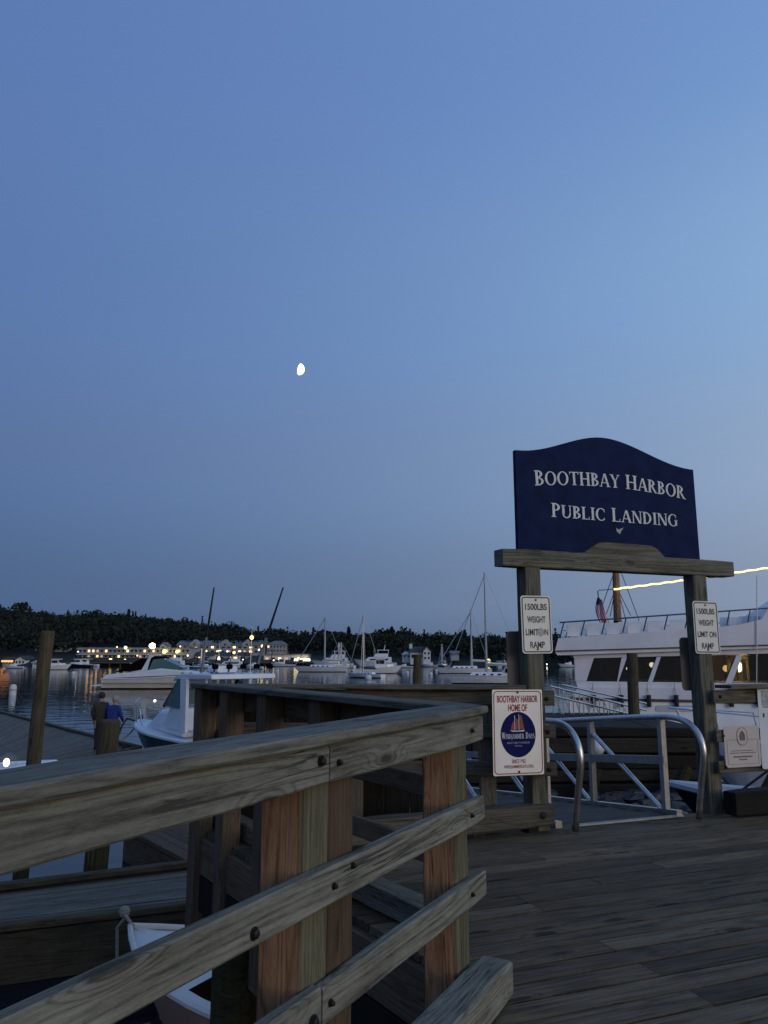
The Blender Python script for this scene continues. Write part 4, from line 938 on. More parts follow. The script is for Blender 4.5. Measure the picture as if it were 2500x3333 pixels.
def rad(J, fat=1.0):
    r = {}
    for k in J:
        if k == 'pelvis': v = (.175 * fat, .125 * fat)
        elif k == 'belly': v = (.175 * fat, .125 * fat)
        elif k == 'chest': v = (.19 * fat, .125 * fat)
        elif k == 'neck': v = (.062, .062)
        elif k == 'chin': v = (.072, .075)
        elif k == 'head': v = (.098, .108)
        elif k == 'crown': v = (.07, .08)
        elif k.startswith('hip'): v = (.10 * fat,) * 2
        elif k.startswith('knee'): v = (.068,) * 2
        elif k.startswith('ank'): v = (.05,) * 2
        elif k.startswith('toe'): v = (.042, .035)
        elif k.startswith('sh'): v = (.082 * fat,) * 2
        elif k.startswith('elb'): v = (.058 * fat,) * 2
        elif k.startswith('wri'): v = (.042,) * 2
        elif k.startswith('palm'): v = (.036, .024)
        else: v = (.010, .010)
        r[k] = v
    return r
def cols(c):
    if c.z > 1.50: return 0
    if abs(c.x) > .12 and c.z < .93 and abs(c.x) > .135 and c.z > .70: return 0
    if c.z > .84: return 1
    if c.z < .10: return 3
    return 2
S1 = std(.05, .05, .085); p = onz(308, 2443, FZ)
person('person in a dark brown jacket and dark trousers standing on the float', (p.x + .12, p.y, FZ), R(200), S1, rad(S1[0], 1.12), cols, [SKIN, JBROWN, TROUD, SHOE], HAIRD, 0)
S2 = std(.12, .25, .09); p2 = onz(372, 2440, FZ)
person('person with pale hair in a bright blue jacket leaning forward behind the short pile', (p2.x, p2.y - .4, FZ), R(165), S2, rad(S2[0], 1.18), cols, [SKIN, JBLUE, TROUD, SHOE], HAIRG, 0)
o = bpy.data.objects['person.001']; o.scale = (.94, .94, .94)

# ------------------------------------------------------------------ ferry wharf, fender, ramp and boats on the right
wp = at(1760, 2392, 17.5)
o = thing('timber_wharf', 'dark crib wharf of stacked timbers behind the aluminium gangway', 'wharf', (wp.x, 17.5, WZ))
wl = 3.7; zt = wp.z - WZ
k = 0; z = .05
while z < zt + .2:
    hh = rnd.uniform(.24, .40); yo = rnd.uniform(-.05, .05) - (zt - z) * .12
    MB().box((rnd.uniform(-.2, .1) - 1.5, yo, z), (wl + rnd.uniform(-.2, .3), yo + .3, z + hh - .035), bev=.03).build('timber', W_BLACK if k % 2 else W_CRIB, o, None, (0, R(rnd.uniform(-.8, .8)), R(rnd.uniform(-1, 1)))); z += hh; k += 1
for k in range(3): MB().tube([(.4 + 1.5 * k, -.75, -1), (1.05 + 1.9 * k, -.55, zt * rnd.uniform(.55, .95))], .12, 10).build('fender_post', W_WET, o)
MB().box((-1.5, .3, -.5), (wl, 5, zt + .05)).build('fill', W_BLACK, o)
for k in range(5): MB().box((-1.6 + 1.06 * k, .28, zt + .06), (-1.6 + 1.06 * k + 1.02, 5, zt + .12)).build('deck_plank', W_CRIB, o)
# exposed ledge at the foot of the wharf
rk = MB()
rr_ = random.Random(5)
for k in range(700):
    cx, cy = rr_.uniform(-2.5, 4.5), rr_.uniform(-6.5, -.4); r_ = rr_.uniform(.07, .24); n0 = len(rk.v)
    rk.ball((cx, cy, -.16 + (cy + 6.5) * .115 + rr_.uniform(-.06, .05)), r_, 6, 4, sc3=(1.3, 1, rr_.uniform(.4, .7)))
    rk.v[n0:] = [(x + rr_.uniform(-.25, .25) * r_, y_ + rr_.uniform(-.25, .25) * r_, z_ + rr_.uniform(-.2, .2) * r_) for x, y_, z_ in rk.v[n0:]]
tag(rk.build('shore_rocks', paint('weedy_ledge_rock', (.04, .04, .04), .6, var=.5, scale=3), None, (wp.x, 17.5, WZ)), 'weedy rocks exposed at low water below the wharf', 'rocks', kind='stuff')
p = at(1941, 2433, 16.2); o = thing('ball_fender', 'white ball fender hanging on the dark wharf', 'fender', p)
MB().ball((0, 0, 0), .165, 16, 10).build('ball', BUOYW, o, smooth=True); MB().tube([(0, 0, .15), (0, .05, .22), (0, .25, .55)], .02, 6).build('lanyard', ROPE, o); MB().tube([(0, 0, -.2), (0, 0, -.14)], .04, 8).build('eye', RUBBER, o)
# far aluminium ramp
RD = 22.0
o = thing('boarding_ramp', 'aluminium boarding ramp sloping down towards the ferry float', 'ramp', at(1800, 2236, RD))
org = at(1800, 2236, RD)
def seg(u0, v0, u1, v1, d0, d1): return [at(u0, v0, d0) - org, at(u1, v1, d1) - org]
for nm_, s_ in (('handrail', (1790, 2233, 2104, 2312, RD, RD)), ('handrail', (1830, 2229, 2104, 2290, RD + 1.2, RD + 1.2)), ('mid_rail', (1790, 2262, 2075, 2330, RD, RD)), ('chord', (1770, 2330, 2085, 2400, RD, RD)), ('chord', (1800, 2322, 2085, 2385, RD + 1.2, RD + 1.2))):
    MB().tube(seg(*s_), .028 if nm_ != 'chord' else .045, 8).build(nm_, ALU, o)
for k in range(9):
    u = 1800 + 33 * k; vt = 2236 + (u - 1800) * .2516; vb = 2337 + (u - 1800) * .222
    MB().tube(seg(u, vt, u + 2, vb, RD, RD), .02, 6).build('stanchion', ALU, o)
    MB().tube(seg(u, vt + 2, u + 34, vb + 6, RD, RD), .016, 6).build('brace', ALU, o)
    MB().tube(seg(u + 20, vt - 1, u + 20, vb - 8, RD + 1.2, RD + 1.2), .02, 6).build('stanchion', ALU, o)
a, c = at(1770, 2334, RD) - org, at(2085, 2404, RD) - org
MB().poly([a, c, c + Vector((0, 1.2, .03)), a + Vector((0, 1.2, .03)), a - Vector((0, 0, .06)), c - Vector((0, 0, .06)), c + Vector((0, 1.2, -.03)), a + Vector((0, 1.2, -.03))], [(0, 1, 2, 3), (7, 6, 5, 4), (0, 4, 5, 1), (2, 6, 7, 3), (1, 5, 6, 2), (0, 3, 7, 4)]).build('walkway', ALUF, o)
# motorboat with pulpit, moored right of the gangway
p = at(2206, 2380, 22.0)
o, sh = boat_base('motorboat', 'white motorboat with a chrome bow pulpit behind the right sign post', 'boat', (p.x, p.y, WZ), R(168), 6.5, 2.3, 1.55, 1.0, GEL, HULLNAVY, GEL, rub=.05)
o.location = (p.x + 6.36, p.y - 1.35, WZ - .1)
pr_ = MB()
for s in (-1, 1): pr_.tube([(4.2, s * 1.0, 1.3), (4.3, s * .95, 1.95), (5.6, s * .5, 2.05), (6.7, s * .08, 2.12)], .022, 8); pr_.tube([(5.5, s * .55, 1.45), (5.6, s * .5, 2.05)], .02, 6); pr_.tube([(6.3, s * .2, 1.55), (6.5, s * .14, 2.1)], .02, 6)
pr_.build('bow_pulpit', CHROME, o)
b_ = MB(); cabin(b_, 1.5, 4.4, .85, .5, 1.15, 1.75, .8); b_.build('cabin', GEL, o)
# dark hulled boat at the right edge
o, sh = boat_base('cabin_boat', 'dark hulled cabin boat with white sheer line at the right edge', 'boat', (4.55, 9.6, WZ), R(151), 7.5, 2.6, 1.75, 1.2, HULLNAVY, HULLNAVY, GELG, rub=.05)
o.location = (11.0, 8.6, WZ); o.rotation_euler = (0, 0, R(163))
b_ = MB(); cabin(b_, 2.2, 5.4, .95, .6, 1.45, 2.35, .9, .1); bevel(b_.build('cabin', GELG, o), .12, 3)
MB().tube([(5.6, .0, 1.6), (5.6, 0, 2.6)], .03, 8).build('samson_post', GELG, o)
MB().tube([(5.6, -.0, 2.5), (6.6, -.1, 1.7)], .016, 6).build('stay', RUBBER, o)

# ------------------------------------------------------------------ the deck
AA = R(21.5); AV = Vector((math.cos(AA), math.sin(AA), 0)); NV = Vector((-math.sin(AA), math.cos(AA), 0))
POLY = [(-1.90, -1.20), (.40, 3.42), (-1.49, 6.46), (1.02, 6.46), (1.42, 6.42), (2.72, 6.93), (8.2, 9.07), (8.2, -1.2)]
def clip(tl):
    hits = []
    for i in range(len(POLY)):
        a, c = Vector((*POLY[i], 0)), Vector((*POLY[(i + 1) % len(POLY)], 0))
        ta, tb = a.dot(NV), c.dot(NV)
        if (ta - tl) * (tb - tl) < 0: hits.append(a.lerp(c, (tl - ta) / (tb - ta)).dot(AV))
    hits.sort(); return list(zip(hits[0::2], hits[1::2]))
deck = thing('pier_deck', 'weathered grey plank deck of the public landing', 'deck', (0, 0, 0)); deck['kind'] = 'structure'; del deck['category']
pw, gap = .136, .013
tl = -3.6
while tl < 7.6:
    lo_, hi_ = clip(tl - pw / 2), clip(tl + pw / 2)
    if len(lo_) != len(hi_): lo_ = hi_ = clip(tl)
    for (a0, a1), (b0, b1) in zip(lo_, hi_):
        s0, s1 = max(a0, b0), min(a1, b1)
        cuts = [(a0, b0)]
        c_ = math.floor(s0 / 3.6) * 3.6 + rnd.choice((0, .6, 1.2, 1.8, 2.4, 3.0))
        while c_ < s1:
            if s0 + .5 < c_ < s1 - .5: cuts.append((c_, c_))
            c_ += 3.6
        cuts.append((a1, b1))
        for (p0, q0), (p1, q1) in zip(cuts, cuts[1:]):
            if min(p1 - p0, q1 - q0) < .06: continue
            cx_ = (p0 + q0 + p1 + q1) / 4; mid = AV * cx_ + NV * tl; h_ = pw / 2 - .002
            cr = [(p0 - cx_ + .002, -h_), (p1 - cx_ - .002, -h_), (q1 - cx_ - .002, h_), (q0 - cx_ + .002, h_)]
            pl_ = MB().poly([(x, y_, 0) for x, y_ in cr] + [(x, y_, -.038) for x, y_ in cr], [(0, 1, 2, 3), (7, 6, 5, 4), (0, 4, 5, 1), (1, 5, 6, 2), (2, 6, 7, 3), (3, 7, 4, 0)])
            pl_.build('plank', W_DECK, deck, (mid.x, mid.y, rnd.uniform(-.0012, .0008)), (R(rnd.uniform(-.35, .35)), 0, AA))
    tl += pw + gap
for i in range(9):
    tq = -2.8 + 1.15 * i
    for s0, s1 in clip(tq):
        mid = AV * ((s0 + s1) / 2) + NV * tq
        if s1 - s0 > .6: MB().box((-(s1 - s0) / 2 + .15, -.05, -.33), ((s1 - s0) / 2 - .15, .05, -.06), bev=.01).build('joist', W_BLACK, deck, mid, (0, 0, AA))
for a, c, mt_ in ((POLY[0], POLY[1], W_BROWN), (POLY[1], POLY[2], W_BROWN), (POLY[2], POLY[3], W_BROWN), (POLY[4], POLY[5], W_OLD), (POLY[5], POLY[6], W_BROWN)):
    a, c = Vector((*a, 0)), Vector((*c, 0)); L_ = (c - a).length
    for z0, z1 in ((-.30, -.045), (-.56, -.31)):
        MB().box((0, -.02, z0), (L_, .035, z1), bev=.006).build('fascia_board', mt_ if z1 > -.1 else W_BLACK, deck, a, (0, 0, math.atan2(c.y - a.y, c.x - a.x)))

# ------------------------------------------------------------------ fences
def board(name, parent, x0, x1, y0, y1, z0, z1, mat, rot=0, bev=.006, wob=.0011, cx=None):
    """board along local x with a slightly uneven surface"""
    L_ = x1 - x0; hy, hz = (y1 - y0) / 2, (z1 - z0) / 2; b_ = min(bev, hy * .4, hz * .4)
    n_ = max(2, int(L_ / .2)); pts = []; sec = [(-hy + b_, -hz), (hy - b_, -hz), (hy, -hz + b_), (hy, hz - b_), (hy - b_, hz), (-hy + b_, hz), (-hy, hz - b_), (-hy, -hz + b_)]
    for i in range(n_ + 1):
        x = -L_ / 2 + L_ * i / n_; e_ = .0
        wy, wz = rnd.uniform(-wob, wob), rnd.uniform(-wob, wob); j = [rnd.uniform(-wob, wob) * .6 for _ in range(8)]
        end = b_ * .5 if i in (0, n_) else 0
        for q, (yy, zz) in enumerate(sec):
            pts.append((x, yy * (1 - end / hy) + wy + j[q], zz * (1 - end / hz) + wz + j[q]))
    fs = [(i * 8 + q, i * 8 + (q + 1) % 8, (i + 1) * 8 + (q + 1) % 8, (i + 1) * 8 + q) for i in range(n_) for q in range(8)] + [tuple(range(7, -1, -1)), tuple(range(n_ * 8, n_ * 8 + 8))]
    return MB().poly(pts, fs).build(name, mat, parent, ((x0 + x1) / 2, (y0 + y1) / 2, (z0 + z1) / 2), (0, 0, rot))
def upright(name, parent, x0, x1, y0, y1, z0, z1, mat, mats=None, bev=.008):
    """post whose local x axis is vertical so that its grain runs up"""
    L_ = z1 - z0; n_ = max(3, int(L_ / .15)); hx, hy = (x1 - x0) / 2, (y1 - y0) / 2; b_ = bev
    sec = [(-hx + b_, -hy), (hx - b_, -hy), (hx, -hy + b_), (hx, hy - b_), (hx - b_, hy), (-hx + b_, hy), (-hx, hy - b_), (-hx, -hy + b_)]
    m_ = MB(); pts = []
    for i in range(n_ + 1):
        j = [rnd.uniform(-.0015, .0015) for _ in range(8)]
        for q, (a, c) in enumerate(sec): pts.append((L_ * i / n_, a + j[q], c + j[q]))
    fs, mi = [], []
    for i in range(n_):
        for q in range(8):
            fs.append((i * 8 + q, (i + 1) * 8 + q, (i + 1) * 8 + (q + 1) % 8, i * 8 + (q + 1) % 8)); mi.append({2: 1, 4: 2}.get(q, 0) if mats else 0)
    fs += [tuple(range(8)), tuple(range(n_ * 8 + 7, n_ * 8 - 1, -1))]; mi += [0, 0]
    m_.v = pts; m_.f = [list(f) for f in fs]; m_.m = mi
    # local x -> world z, local y -> parent x, local z -> parent y
    Mx = Matrix(((0, 1, 0), (0, 0, 1), (1, 0, 0)))
    return m_.build(name, mats or mat, parent, ((x0 + x1) / 2, (y0 + y1) / 2, z0), Mx.to_euler())
def bolt(parent, x, y, z, face=1, r=.0078):
    """countersunk carriage bolt in a board face at y, facing +y (face=1) or -y"""
    o_ = MB(); o_.tube([(0, 0, 0), (0, face * .003, 0)], r * 1.3, 14); b1 = o_.build('washer', STEEL, parent, (x, y, z))
    h = MB(); h.tube([(0, face * .003, 0), (0, face * .010, 0), (0, face * .014, 0)], [r, r * .9, r * .5], 10); h.build('bolt', STEEL, b1)
# near fence: local +x towards the camera, +y towards the deck
EN = Vector((.423, 3.38, 0)); ang = math.atan2(-.89, -.455)
nf = thing('near_fence', 'weathered grey wooden railing in the foreground with two orange posts', 'fence', EN, ang)
XL = 3.7; J_ = 1.26
board('cap', nf, -.012, XL, -.165, .022, 1.086, 1.122, W_RAIL, bev=.009, wob=.0014)
board('top_board', nf, 0, J_ - .002, -.040, 0, .978, 1.083, W_RAIL); board('top_board', nf, J_ + .002, XL, -.041, -.001, .977, 1.083, W_RAIL)
board('middle_rail', nf, 0, 2.6, -.040, 0, .658, .758, W_RAIL); board('middle_rail', nf, 2.604, XL, -.04, 0, .658, .758, W_RAIL)
board('lower_rail', nf, 0, J_ + .02, -.040, 0, .366, .466, W_RAIL); board('lower_rail', nf, J_ + .026, XL, -.041, -.001, .368, .470, W_RAIL)
board('kerb', nf, .012, XL, -.035, .108, .012, .150, W_RAIL, bev=.012, wob=.0018)
upright('post', nf, .10, .24, -.182, -.042, -.62, 1.084, None, [W_GREEN, W_NEW, W_GREEN])
upright('post', nf, 1.195, 1.335, -.182, -.042, -.62, 1.084, None, [W_GREEN, W_NEW, W_GREEN])
upright('post', nf, 1.045, 1.190, -.175, -.044, -.62, 1.084, W_BROWN)
upright('post', nf, 2.45, 2.59, -.182, -.042, -.62, 1.084, None, [W_GREEN, W_NEW, W_GREEN])
for xb in (.145, 1.215): bolt(nf, xb, .0, 1.030); bolt(nf, xb + .02, .0, .705); bolt(nf, xb + .03, .0, .415)
bolt(nf, 1.31, 0, 1.045, r=.012); bolt(nf, 1.33, 0, .40, r=.014); bolt(nf, 1.13, 0, .735, r=.008); bolt(nf, 1.60, 0, .69, r=.012)
for z in (.70, .58, .43, .12): bolt(nf, .215, -.05, z) if False else None
# second fence: from the end of the near one out to the corner
S0, S1_ = Vector((.44, 3.44, 0)), Vector((-1.44, 6.40, 0)); dv = S1_ - S0; Ls = dv.length
sf = thing('second_fence', 'dark brown wooden railing running from the near fence to the far corner', 'fence', S0, math.atan2(dv.y, dv.x))
# local +y = outside (towards the camera)
board('cap', sf, .06, Ls + .02, -.07, .13, 1.078, 1.115, W_OLD); board('top_board', sf, .24, Ls, -.085, -.045, .93, 1.07, W_BROWN)
for z0 in (.66, .36): board('rail', sf, .24, Ls, -.085, -.045, z0, z0 + .10, W_BROWN)
for xx in (1.36, 2.12, 2.80, 3.36): upright('post', sf, xx, xx + .14, -.042, .10, -.72, 1.076, W_BROWN)
board('kerb', sf, .45, Ls - .1, -.22, -.09, .012, .13, W_OLD)
# far fence: corner to the left sign post
C0, C1 = Vector((-1.45, 6.44, 0)), Vector((1.335, 6.215, 0)); dv = C1 - C0; Lf = dv.length
ff_ = thing('far_fence', 'grey wooden railing along the water between the corner and the left sign post', 'fence', C0, math.atan2(dv.y, dv.x))
board('cap', ff_, -.01, Lf - .22, -.11, .09, 1.070, 1.106, W_OLD); board('top_board', ff_, 0, Lf, -.04, 0, .945, 1.066, W_OLD)
for z0 in (.70, .42): board('rail', ff_, 0, Lf, -.04, 0, z0, z0 + .105, W_OLD)
for xx in (.05, 1.15, 2.2): upright('post', ff_, xx, xx + .13, .004, .135, -.5, 1.068, W_OLD)
for z in (1.0, .75, .47): bolt(ff_, Lf - .06, -.04, z, -1, .013)
for k in range(8): upright('dark_gap_board', ff_, .25 + .20 * k, .25 + .20 * k + .1985, .14, .165, -.2, .92, W_BLACK)  # dark boards added to fill the black gap behind the left rails
kb = thing('kerb_timber', 'heavy weathered kerb timber lying on the deck under the sign', 'timber', (.02, 5.72, 0), R(24))
board('beam', kb, -.3, 1.43, 0, .15, .035, .20, W_OLD, bev=.012, wob=.0018)
for xx in (-.1, .62, 1.2): MB().box((xx, .02, .002), (xx + .09, .14, .034)).build('block', W_BLACK, kb)
bolt(kb, 1.32, 0, .12, -1, .022)
# right fence
rf_ = thing('right_fence', 'grey wooden railing running right from the right sign post', 'fence', (2.88, 6.93, 0), AA)
board('cap', rf_, .12, 4.5, -.11, .09, 1.045, 1.08, W_OLD)
board('top_board', rf_, -.02, 4.5, -.04, 0, .92, 1.04, W_OLD); board('rail', rf_, -.02, 4.5, -.04, 0, .595, .70, W_OLD); board('rail', rf_, -.02, 4.5, -.04, 0, .335, .44, W_OLD)
for z in (.98, .65, .39): bolt(rf_, .05, -.04, z, -1, .013)
for xx in (1.5, 3.2): upright('post', rf_, xx, xx + .13, .003, .135, -.5, 1.043, W_OLD)
board('kerb', rf_, -.02, 4.5, -.20, -.05, .01, .21, W_BLACK, bev=.012)

# ------------------------------------------------------------------ landing sign
SG = Vector((2.02, 6.705, 0))
sg = thing('landing_sign', 'navy arched Boothbay Harbor Public Landing sign on a timber frame', 'sign', SG, AA)
for xx in (-.882, .882):
    upright('post', sg, xx - .075, xx + .075, -.07, .07, -.6, 2.048, W_SIGN)
board('beam', sg, -1.16, 1.29, -.075, .075, 2.05, 2.195, W_SIGN, bev=.008)
xa, xb, zb_, zt_ = -.982, .943, 2.197, 3.05
prof = [(xa, zb_), (xb, zb_)]
for k in range(41):
    x = xb + (xa - xb) * k / 40; c_ = -.06
    tt = (x - c_) / ((xb - c_) if x > c_ else (c_ - xa)); tt = max(-1, min(1, tt))
    prof.append((x, zt_ + .205 * (.5 + .5 * math.cos(math.pi * abs(tt) ** .95))))
pan = MB(); n_ = len(prof)
pan.prism(prof, -.02, .02); pan.build('panel', NAVY, sg)
MB().prism([(-.36, 2.197), (.50, 2.197), (.43, 2.262), (.36, 2.292), (-.10, 2.30), (-.20, 2.29)], -.064, -.022).build('cleat', W_OLD, sg)
# serif lettering
def glyph(ch):
    S = []; T, t_ = .165, .065
    def rect(x0, y0, x1, y1): S.append([(x0, y0), (x1, y0), (x1, y1), (x0, y1)])
    def serif(x, y, wd=.16): rect(x - wd, y, x + wd, y + .05) if y < .5 else rect(x - wd, y - .05, x + wd, y)
    def stem(x, y0=0, y1=1, w_=None, s0=True, s1=True):
        w_ = w_ or T; rect(x - w_ / 2, y0, x + w_ / 2, y1)
        if s0: serif(x, y0, w_ / 2 + .08)
        if s1: serif(x, y1, w_ / 2 + .08)
    def diag(x0, y0, x1, y1, w_): S.append([(x0 - w_ / 2, y0), (x0 + w_ / 2, y0), (x1 + w_ / 2, y1), (x1 - w_ / 2, y1)])
    def arc(cx, cy, rx, ry, a0, a1, th=T, tn=t_, n=12):
        for i in range(n):
            q = []
            for a in (a0 + (a1 - a0) * i / n, a0 + (a1 - a0) * (i + 1) / n):
                a = R(a); q.append(((cx + rx * math.cos(a), cy + ry * math.sin(a)), (cx + (rx - th) * math.cos(a), cy + (ry - tn) * math.sin(a))))
            S.append([q[0][0], q[1][0], q[1][1], q[0][1]])
    w_ = .8
    if ch == 'B': stem(.15); arc(.2, .755, .34, .245, -90, 90); arc(.2, .265, .40, .265, -90, 90); w_ = .66
    elif ch == 'O': arc(.44, .5, .43, .52, 0, 360, n=26); w_ = .90
    elif ch == 'T': stem(.38, s1=False); rect(.02, .93, .74, 1); rect(.02, .8, .07, .95); rect(.69, .8, .74, .95); w_ = .78
    elif ch == 'H': stem(.15); stem(.68); rect(.2, .47, .63, .54); w_ = .86
    elif ch == 'A': diag(.09, 0, .38, .98, .075); diag(.70, 0, .42, 1, T); rect(.2, .28, .58, .34); serif(.09, 0, .12); serif(.70, 0, .15); w_ = .82
    elif ch == 'Y': diag(.40, .45, .12, 1, T); diag(.40, .45, .68, 1, .075); stem(.40, 0, .5, s1=False); serif(.12, 1, .15); serif(.68, 1, .11); w_ = .78
    elif ch == 'R': stem(.15); arc(.2, .74, .36, .26, -90, 90); diag(.66, 0, .34, .5, T); serif(.70, 0, .12); w_ = .78
    elif ch == 'P': stem(.15); arc(.2, .72, .38, .28, -90, 90); w_ = .64
    elif ch == 'U': stem(.15, .3, 1, s0=False); stem(.66, .3, 1, .075, s0=False); arc(.385, .31, .315, .33, 180, 360, .12, .08, 14); w_ = .82
    elif ch == 'L': stem(.15); rect(.2, 0, .60, .06); rect(.55, 0, .60, .22); w_ = .66
    elif ch == 'I': stem(.17); w_ = .36
    elif ch == 'C': arc(.43, .5, .42, .52, 48, 312, n=20); rect(.66, .68, .71, .92); rect(.66, .1, .71, .25); w_ = .78
    elif ch == 'N': stem(.12, w_=.075); stem(.72, w_=.075, s0=False); diag(.67, 0, .16, 1, T * 1.05); w_ = .86
    elif ch == 'D': stem(.15); arc(.2, .5, .52, .5, -90, 90, n=16); w_ = .80
    elif ch == 'G': arc(.43, .5, .42, .52, 48, 320, n=20); rect(.60, .05, .76, .42); serif(.68, .42 + .05, .14); rect(.66, .68, .71, .92); w_ = .86
    elif ch == 'W': diag(.30, 0, .10, 1, .15); diag(.30, 0, .48, 1, .07); diag(.68, 0, .48, 1, .15); diag(.68, 0, .88, 1, .07); serif(.10, 1, .13); serif(.48, 1, .1); serif(.88, 1, .1); w_ = 1.0
    elif ch == 'J': stem(.22, -.1, 1, s0=False); arc(.10, -.08, .2, .18, 270, 360, .14, .06, 6); w_ = .38
    elif ch == 'M': stem(.12, w_=.07); stem(.84, w_=T); diag(.46, .05, .14, 1, .15); diag(.46, .05, .80, 1, .07); w_ = 1.0
    elif ch == 'E': stem(.15); rect(.2, .94, .58, 1); rect(.2, .47, .48, .53); rect(.2, 0, .60, .06); rect(.54, .8, .58, .97); rect(.56, .02, .60, .2); w_ = .66
    elif ch == 'S': arc(.30, .74, .27, .27, 40, 270, .14, .07, 12); arc(.30, .26, .29, .28, -140, 90, .14, .07, 12); w_ = .62
    else: w_ = .4
    return S, w_
def serif_line(text, small=.9, track=.03):
    """returns [(polys, x, scale)] and total width in cap heights; the first letter of a word is larger"""
    out = []; x = 0; first = True
    for ch in text:
        if ch == ' ': x += .42; first = True; continue
        k = 1.0 if first else small; g, wd = glyph(ch); out.append((g, x, k, wd)); x += wd * k + track; first = False
    return out, x - track
def serif_part(name, parent, text, xc, zbase, width, cap, y, mat, arch=0, small=.9, depth=.003):
    ln, tw = serif_line(text, small); sx = width / tw; m_ = MB(); c = 0
    for g, x, k, wd in ln:
        xm = xc - width / 2 + (x + wd * k / 2) * sx; u_ = 2 * (xm - xc) / width
        dz = arch * (1 - u_ * u_); sl = -arch * 4 * u_ / width
        m_ = MB()
        for pl in g:
            pts = []
            for px, pz in pl:
                lx = (px - wd / 2) * k * sx; lz = pz * k * cap
                pts.append((xm + lx - lz * sl * .5, zbase + dz + lz + lx * sl))
            c += 1; m_.prism(pts, y - depth - .00002 * (c % 29), y)
        m_.build(name, mat, parent)
serif_part('letter', sg, 'BOOTHBAY HARBOR', .012, 2.755, 1.62, .132, -.021, LETTER, .048)
serif_part('letter', sg, 'PUBLIC LANDING', .035, 2.495, 1.36, .122, -.021, LETTER, 0)
gl_ = MB(); gl_.prism([(.02, 2.44), (.045, 2.425), (.06, 2.432), (.10, 2.447), (.075, 2.42), (.065, 2.40), (.05, 2.385), (.04, 2.40), (.025, 2.405)], -.024, -.0205); gl_.build('gull_mark', GREYSTK, sg)
# mounted signs
def rrect(w_, h_, r, n=5):
    o_ = []
    for cx, cz, a0 in ((w_ / 2 - r, h_ / 2 - r, 0), (-w_ / 2 + r, h_ / 2 - r, 90), (-w_ / 2 + r, -h_ / 2 + r, 180), (w_ / 2 - r, -h_ / 2 + r, 270)):
        for k in range(n + 1): a = R(a0 + 90 * k / n); o_.append((cx + r * math.cos(a), cz + r * math.sin(a)))
    return o_
def frame_part(name, parent, w_, h_, r, t_, y, mat):
    a, c = rrect(w_, h_, r), rrect(w_ - 2 * t_, h_ - 2 * t_, max(.002, r - t_)); n_ = len(a); m_ = MB()
    pts = [(x, y, z) for x, z in a] + [(x, y, z) for x, z in c] + [(x, y - .0012, z) for x, z in a] + [(x, y - .0012, z) for x, z in c]
    m_.poly(pts, [(2 * n_ + i, 2 * n_ + (i + 1) % n_, 3 * n_ + (i + 1) % n_, 3 * n_ + i) for i in range(n_)] + [(i, (i + 1) % n_, 2 * n_ + (i + 1) % n_, 2 * n_ + i) for i in range(n_)] + [(n_ + i, 3 * n_ + i, 3 * n_ + (i + 1) % n_, n_ + (i + 1) % n_) for i in range(n_)])
    return m_.build(name, mat, parent)
def text_part(name, parent, s, xc, zc, width, height, y, mat, bold=.0):
    cu = bpy.data.curves.new('text', 'FONT'); cu.body = s; cu.size = 1; cu.offset = bold; cu.align_x = 'CENTER'
    t_ = bpy.data.objects.new('tmp', cu); COL.objects.link(t_)
    dg = bpy.context.evaluated_depsgraph_get(); dg.update()
    me = bpy.data.meshes.new_from_object(t_.evaluated_get(dg)); bpy.data.objects.remove(t_)
    xs_ = [v.co.x for v in me.vertices]; ys_ = [v.co.y for v in me.vertices]
    x0_, x1_, y0_, y1_ = min(xs_), max(xs_), min(ys_), max(ys_)
    for v in me.vertices:
        v.co = Vector((xc + ((v.co.x - x0_) / (x1_ - x0_) - .5) * width, y, zc + ((v.co.y - y0_) / (y1_ - y0_) - .5) * height))
    me.materials.clear(); me.materials.append(mat); return link(name, me, parent)
def onsign(s, y, z): p = SG + AV * s + NV * y; return Vector((p.x, p.y, z))
def sheet(name, label, w_, h_, r, mat, loc, rz, group=None, tilt=0):
    o_ = thing(name, label, 'sign', loc, rz, group); o_.rotation_euler = (0, tilt, rz)
    MB().prism(rrect(w_, h_, r), -.003, .0).build('sheet', mat, o_); return o_
for xx, lb, st_ in ((-.868, 'white 1500LBS WEIGHT LIMIT ON RAMP sign with a worn sticker on the left post', True), (.904, 'white 1500LBS WEIGHT LIMIT ON RAMP sign on the right post, without sticker', False)):
    o = sheet('weight_limit_sign', lb, .285, .465, .026, SIGNW2, onsign(xx, -.0745, 1.582), AA, None, R(-.6 if xx < 0 else .5))
    frame_part('border', o, .265, .445, .022, .009, -.0035, INK)
    for s_, z, wd in (('1500LBS', .142, .205), ('WEIGHT', .040, .172), ('LIMIT ON', -.062, .212), ('RAMP', -.163, .136)):
        text_part('lettering', o, s_, 0, z, wd, .052, -.0045, INK, .022)
    for z in (.198, -.198): MB().tube([(0, -.003, z), (0, -.009, z)], .008, 10).build('bolt', STEEL, o)
    if st_: MB().prism([(.036 + .028 * math.cos(k * .393), -.062 + .034 * math.sin(k * .393)) for k in range(16)], -.0058, -.005).build('sticker', GREYSTK, o)
# backs of two metal signs facing the water
o = sheet('sign_back', 'dull back of a metal sign on the left post, facing the water', .30, .46, .04, SIGNBACK, onsign(-.915, .075, 1.30), AA); MB().tube([(.05, -.003, .2), (.05, -.008, .2)], .008, 8).build('bolt', STEEL, o)
o = sheet('sign_back', 'dull back of a metal sign on the right post, facing the water', .30, .47, .04, SIGNBACK, onsign(.87, .075, 1.26), AA); MB().tube([(.05, -.003, .15), (.05, -.008, .15)], .008, 8).build('bolt', STEEL, o)
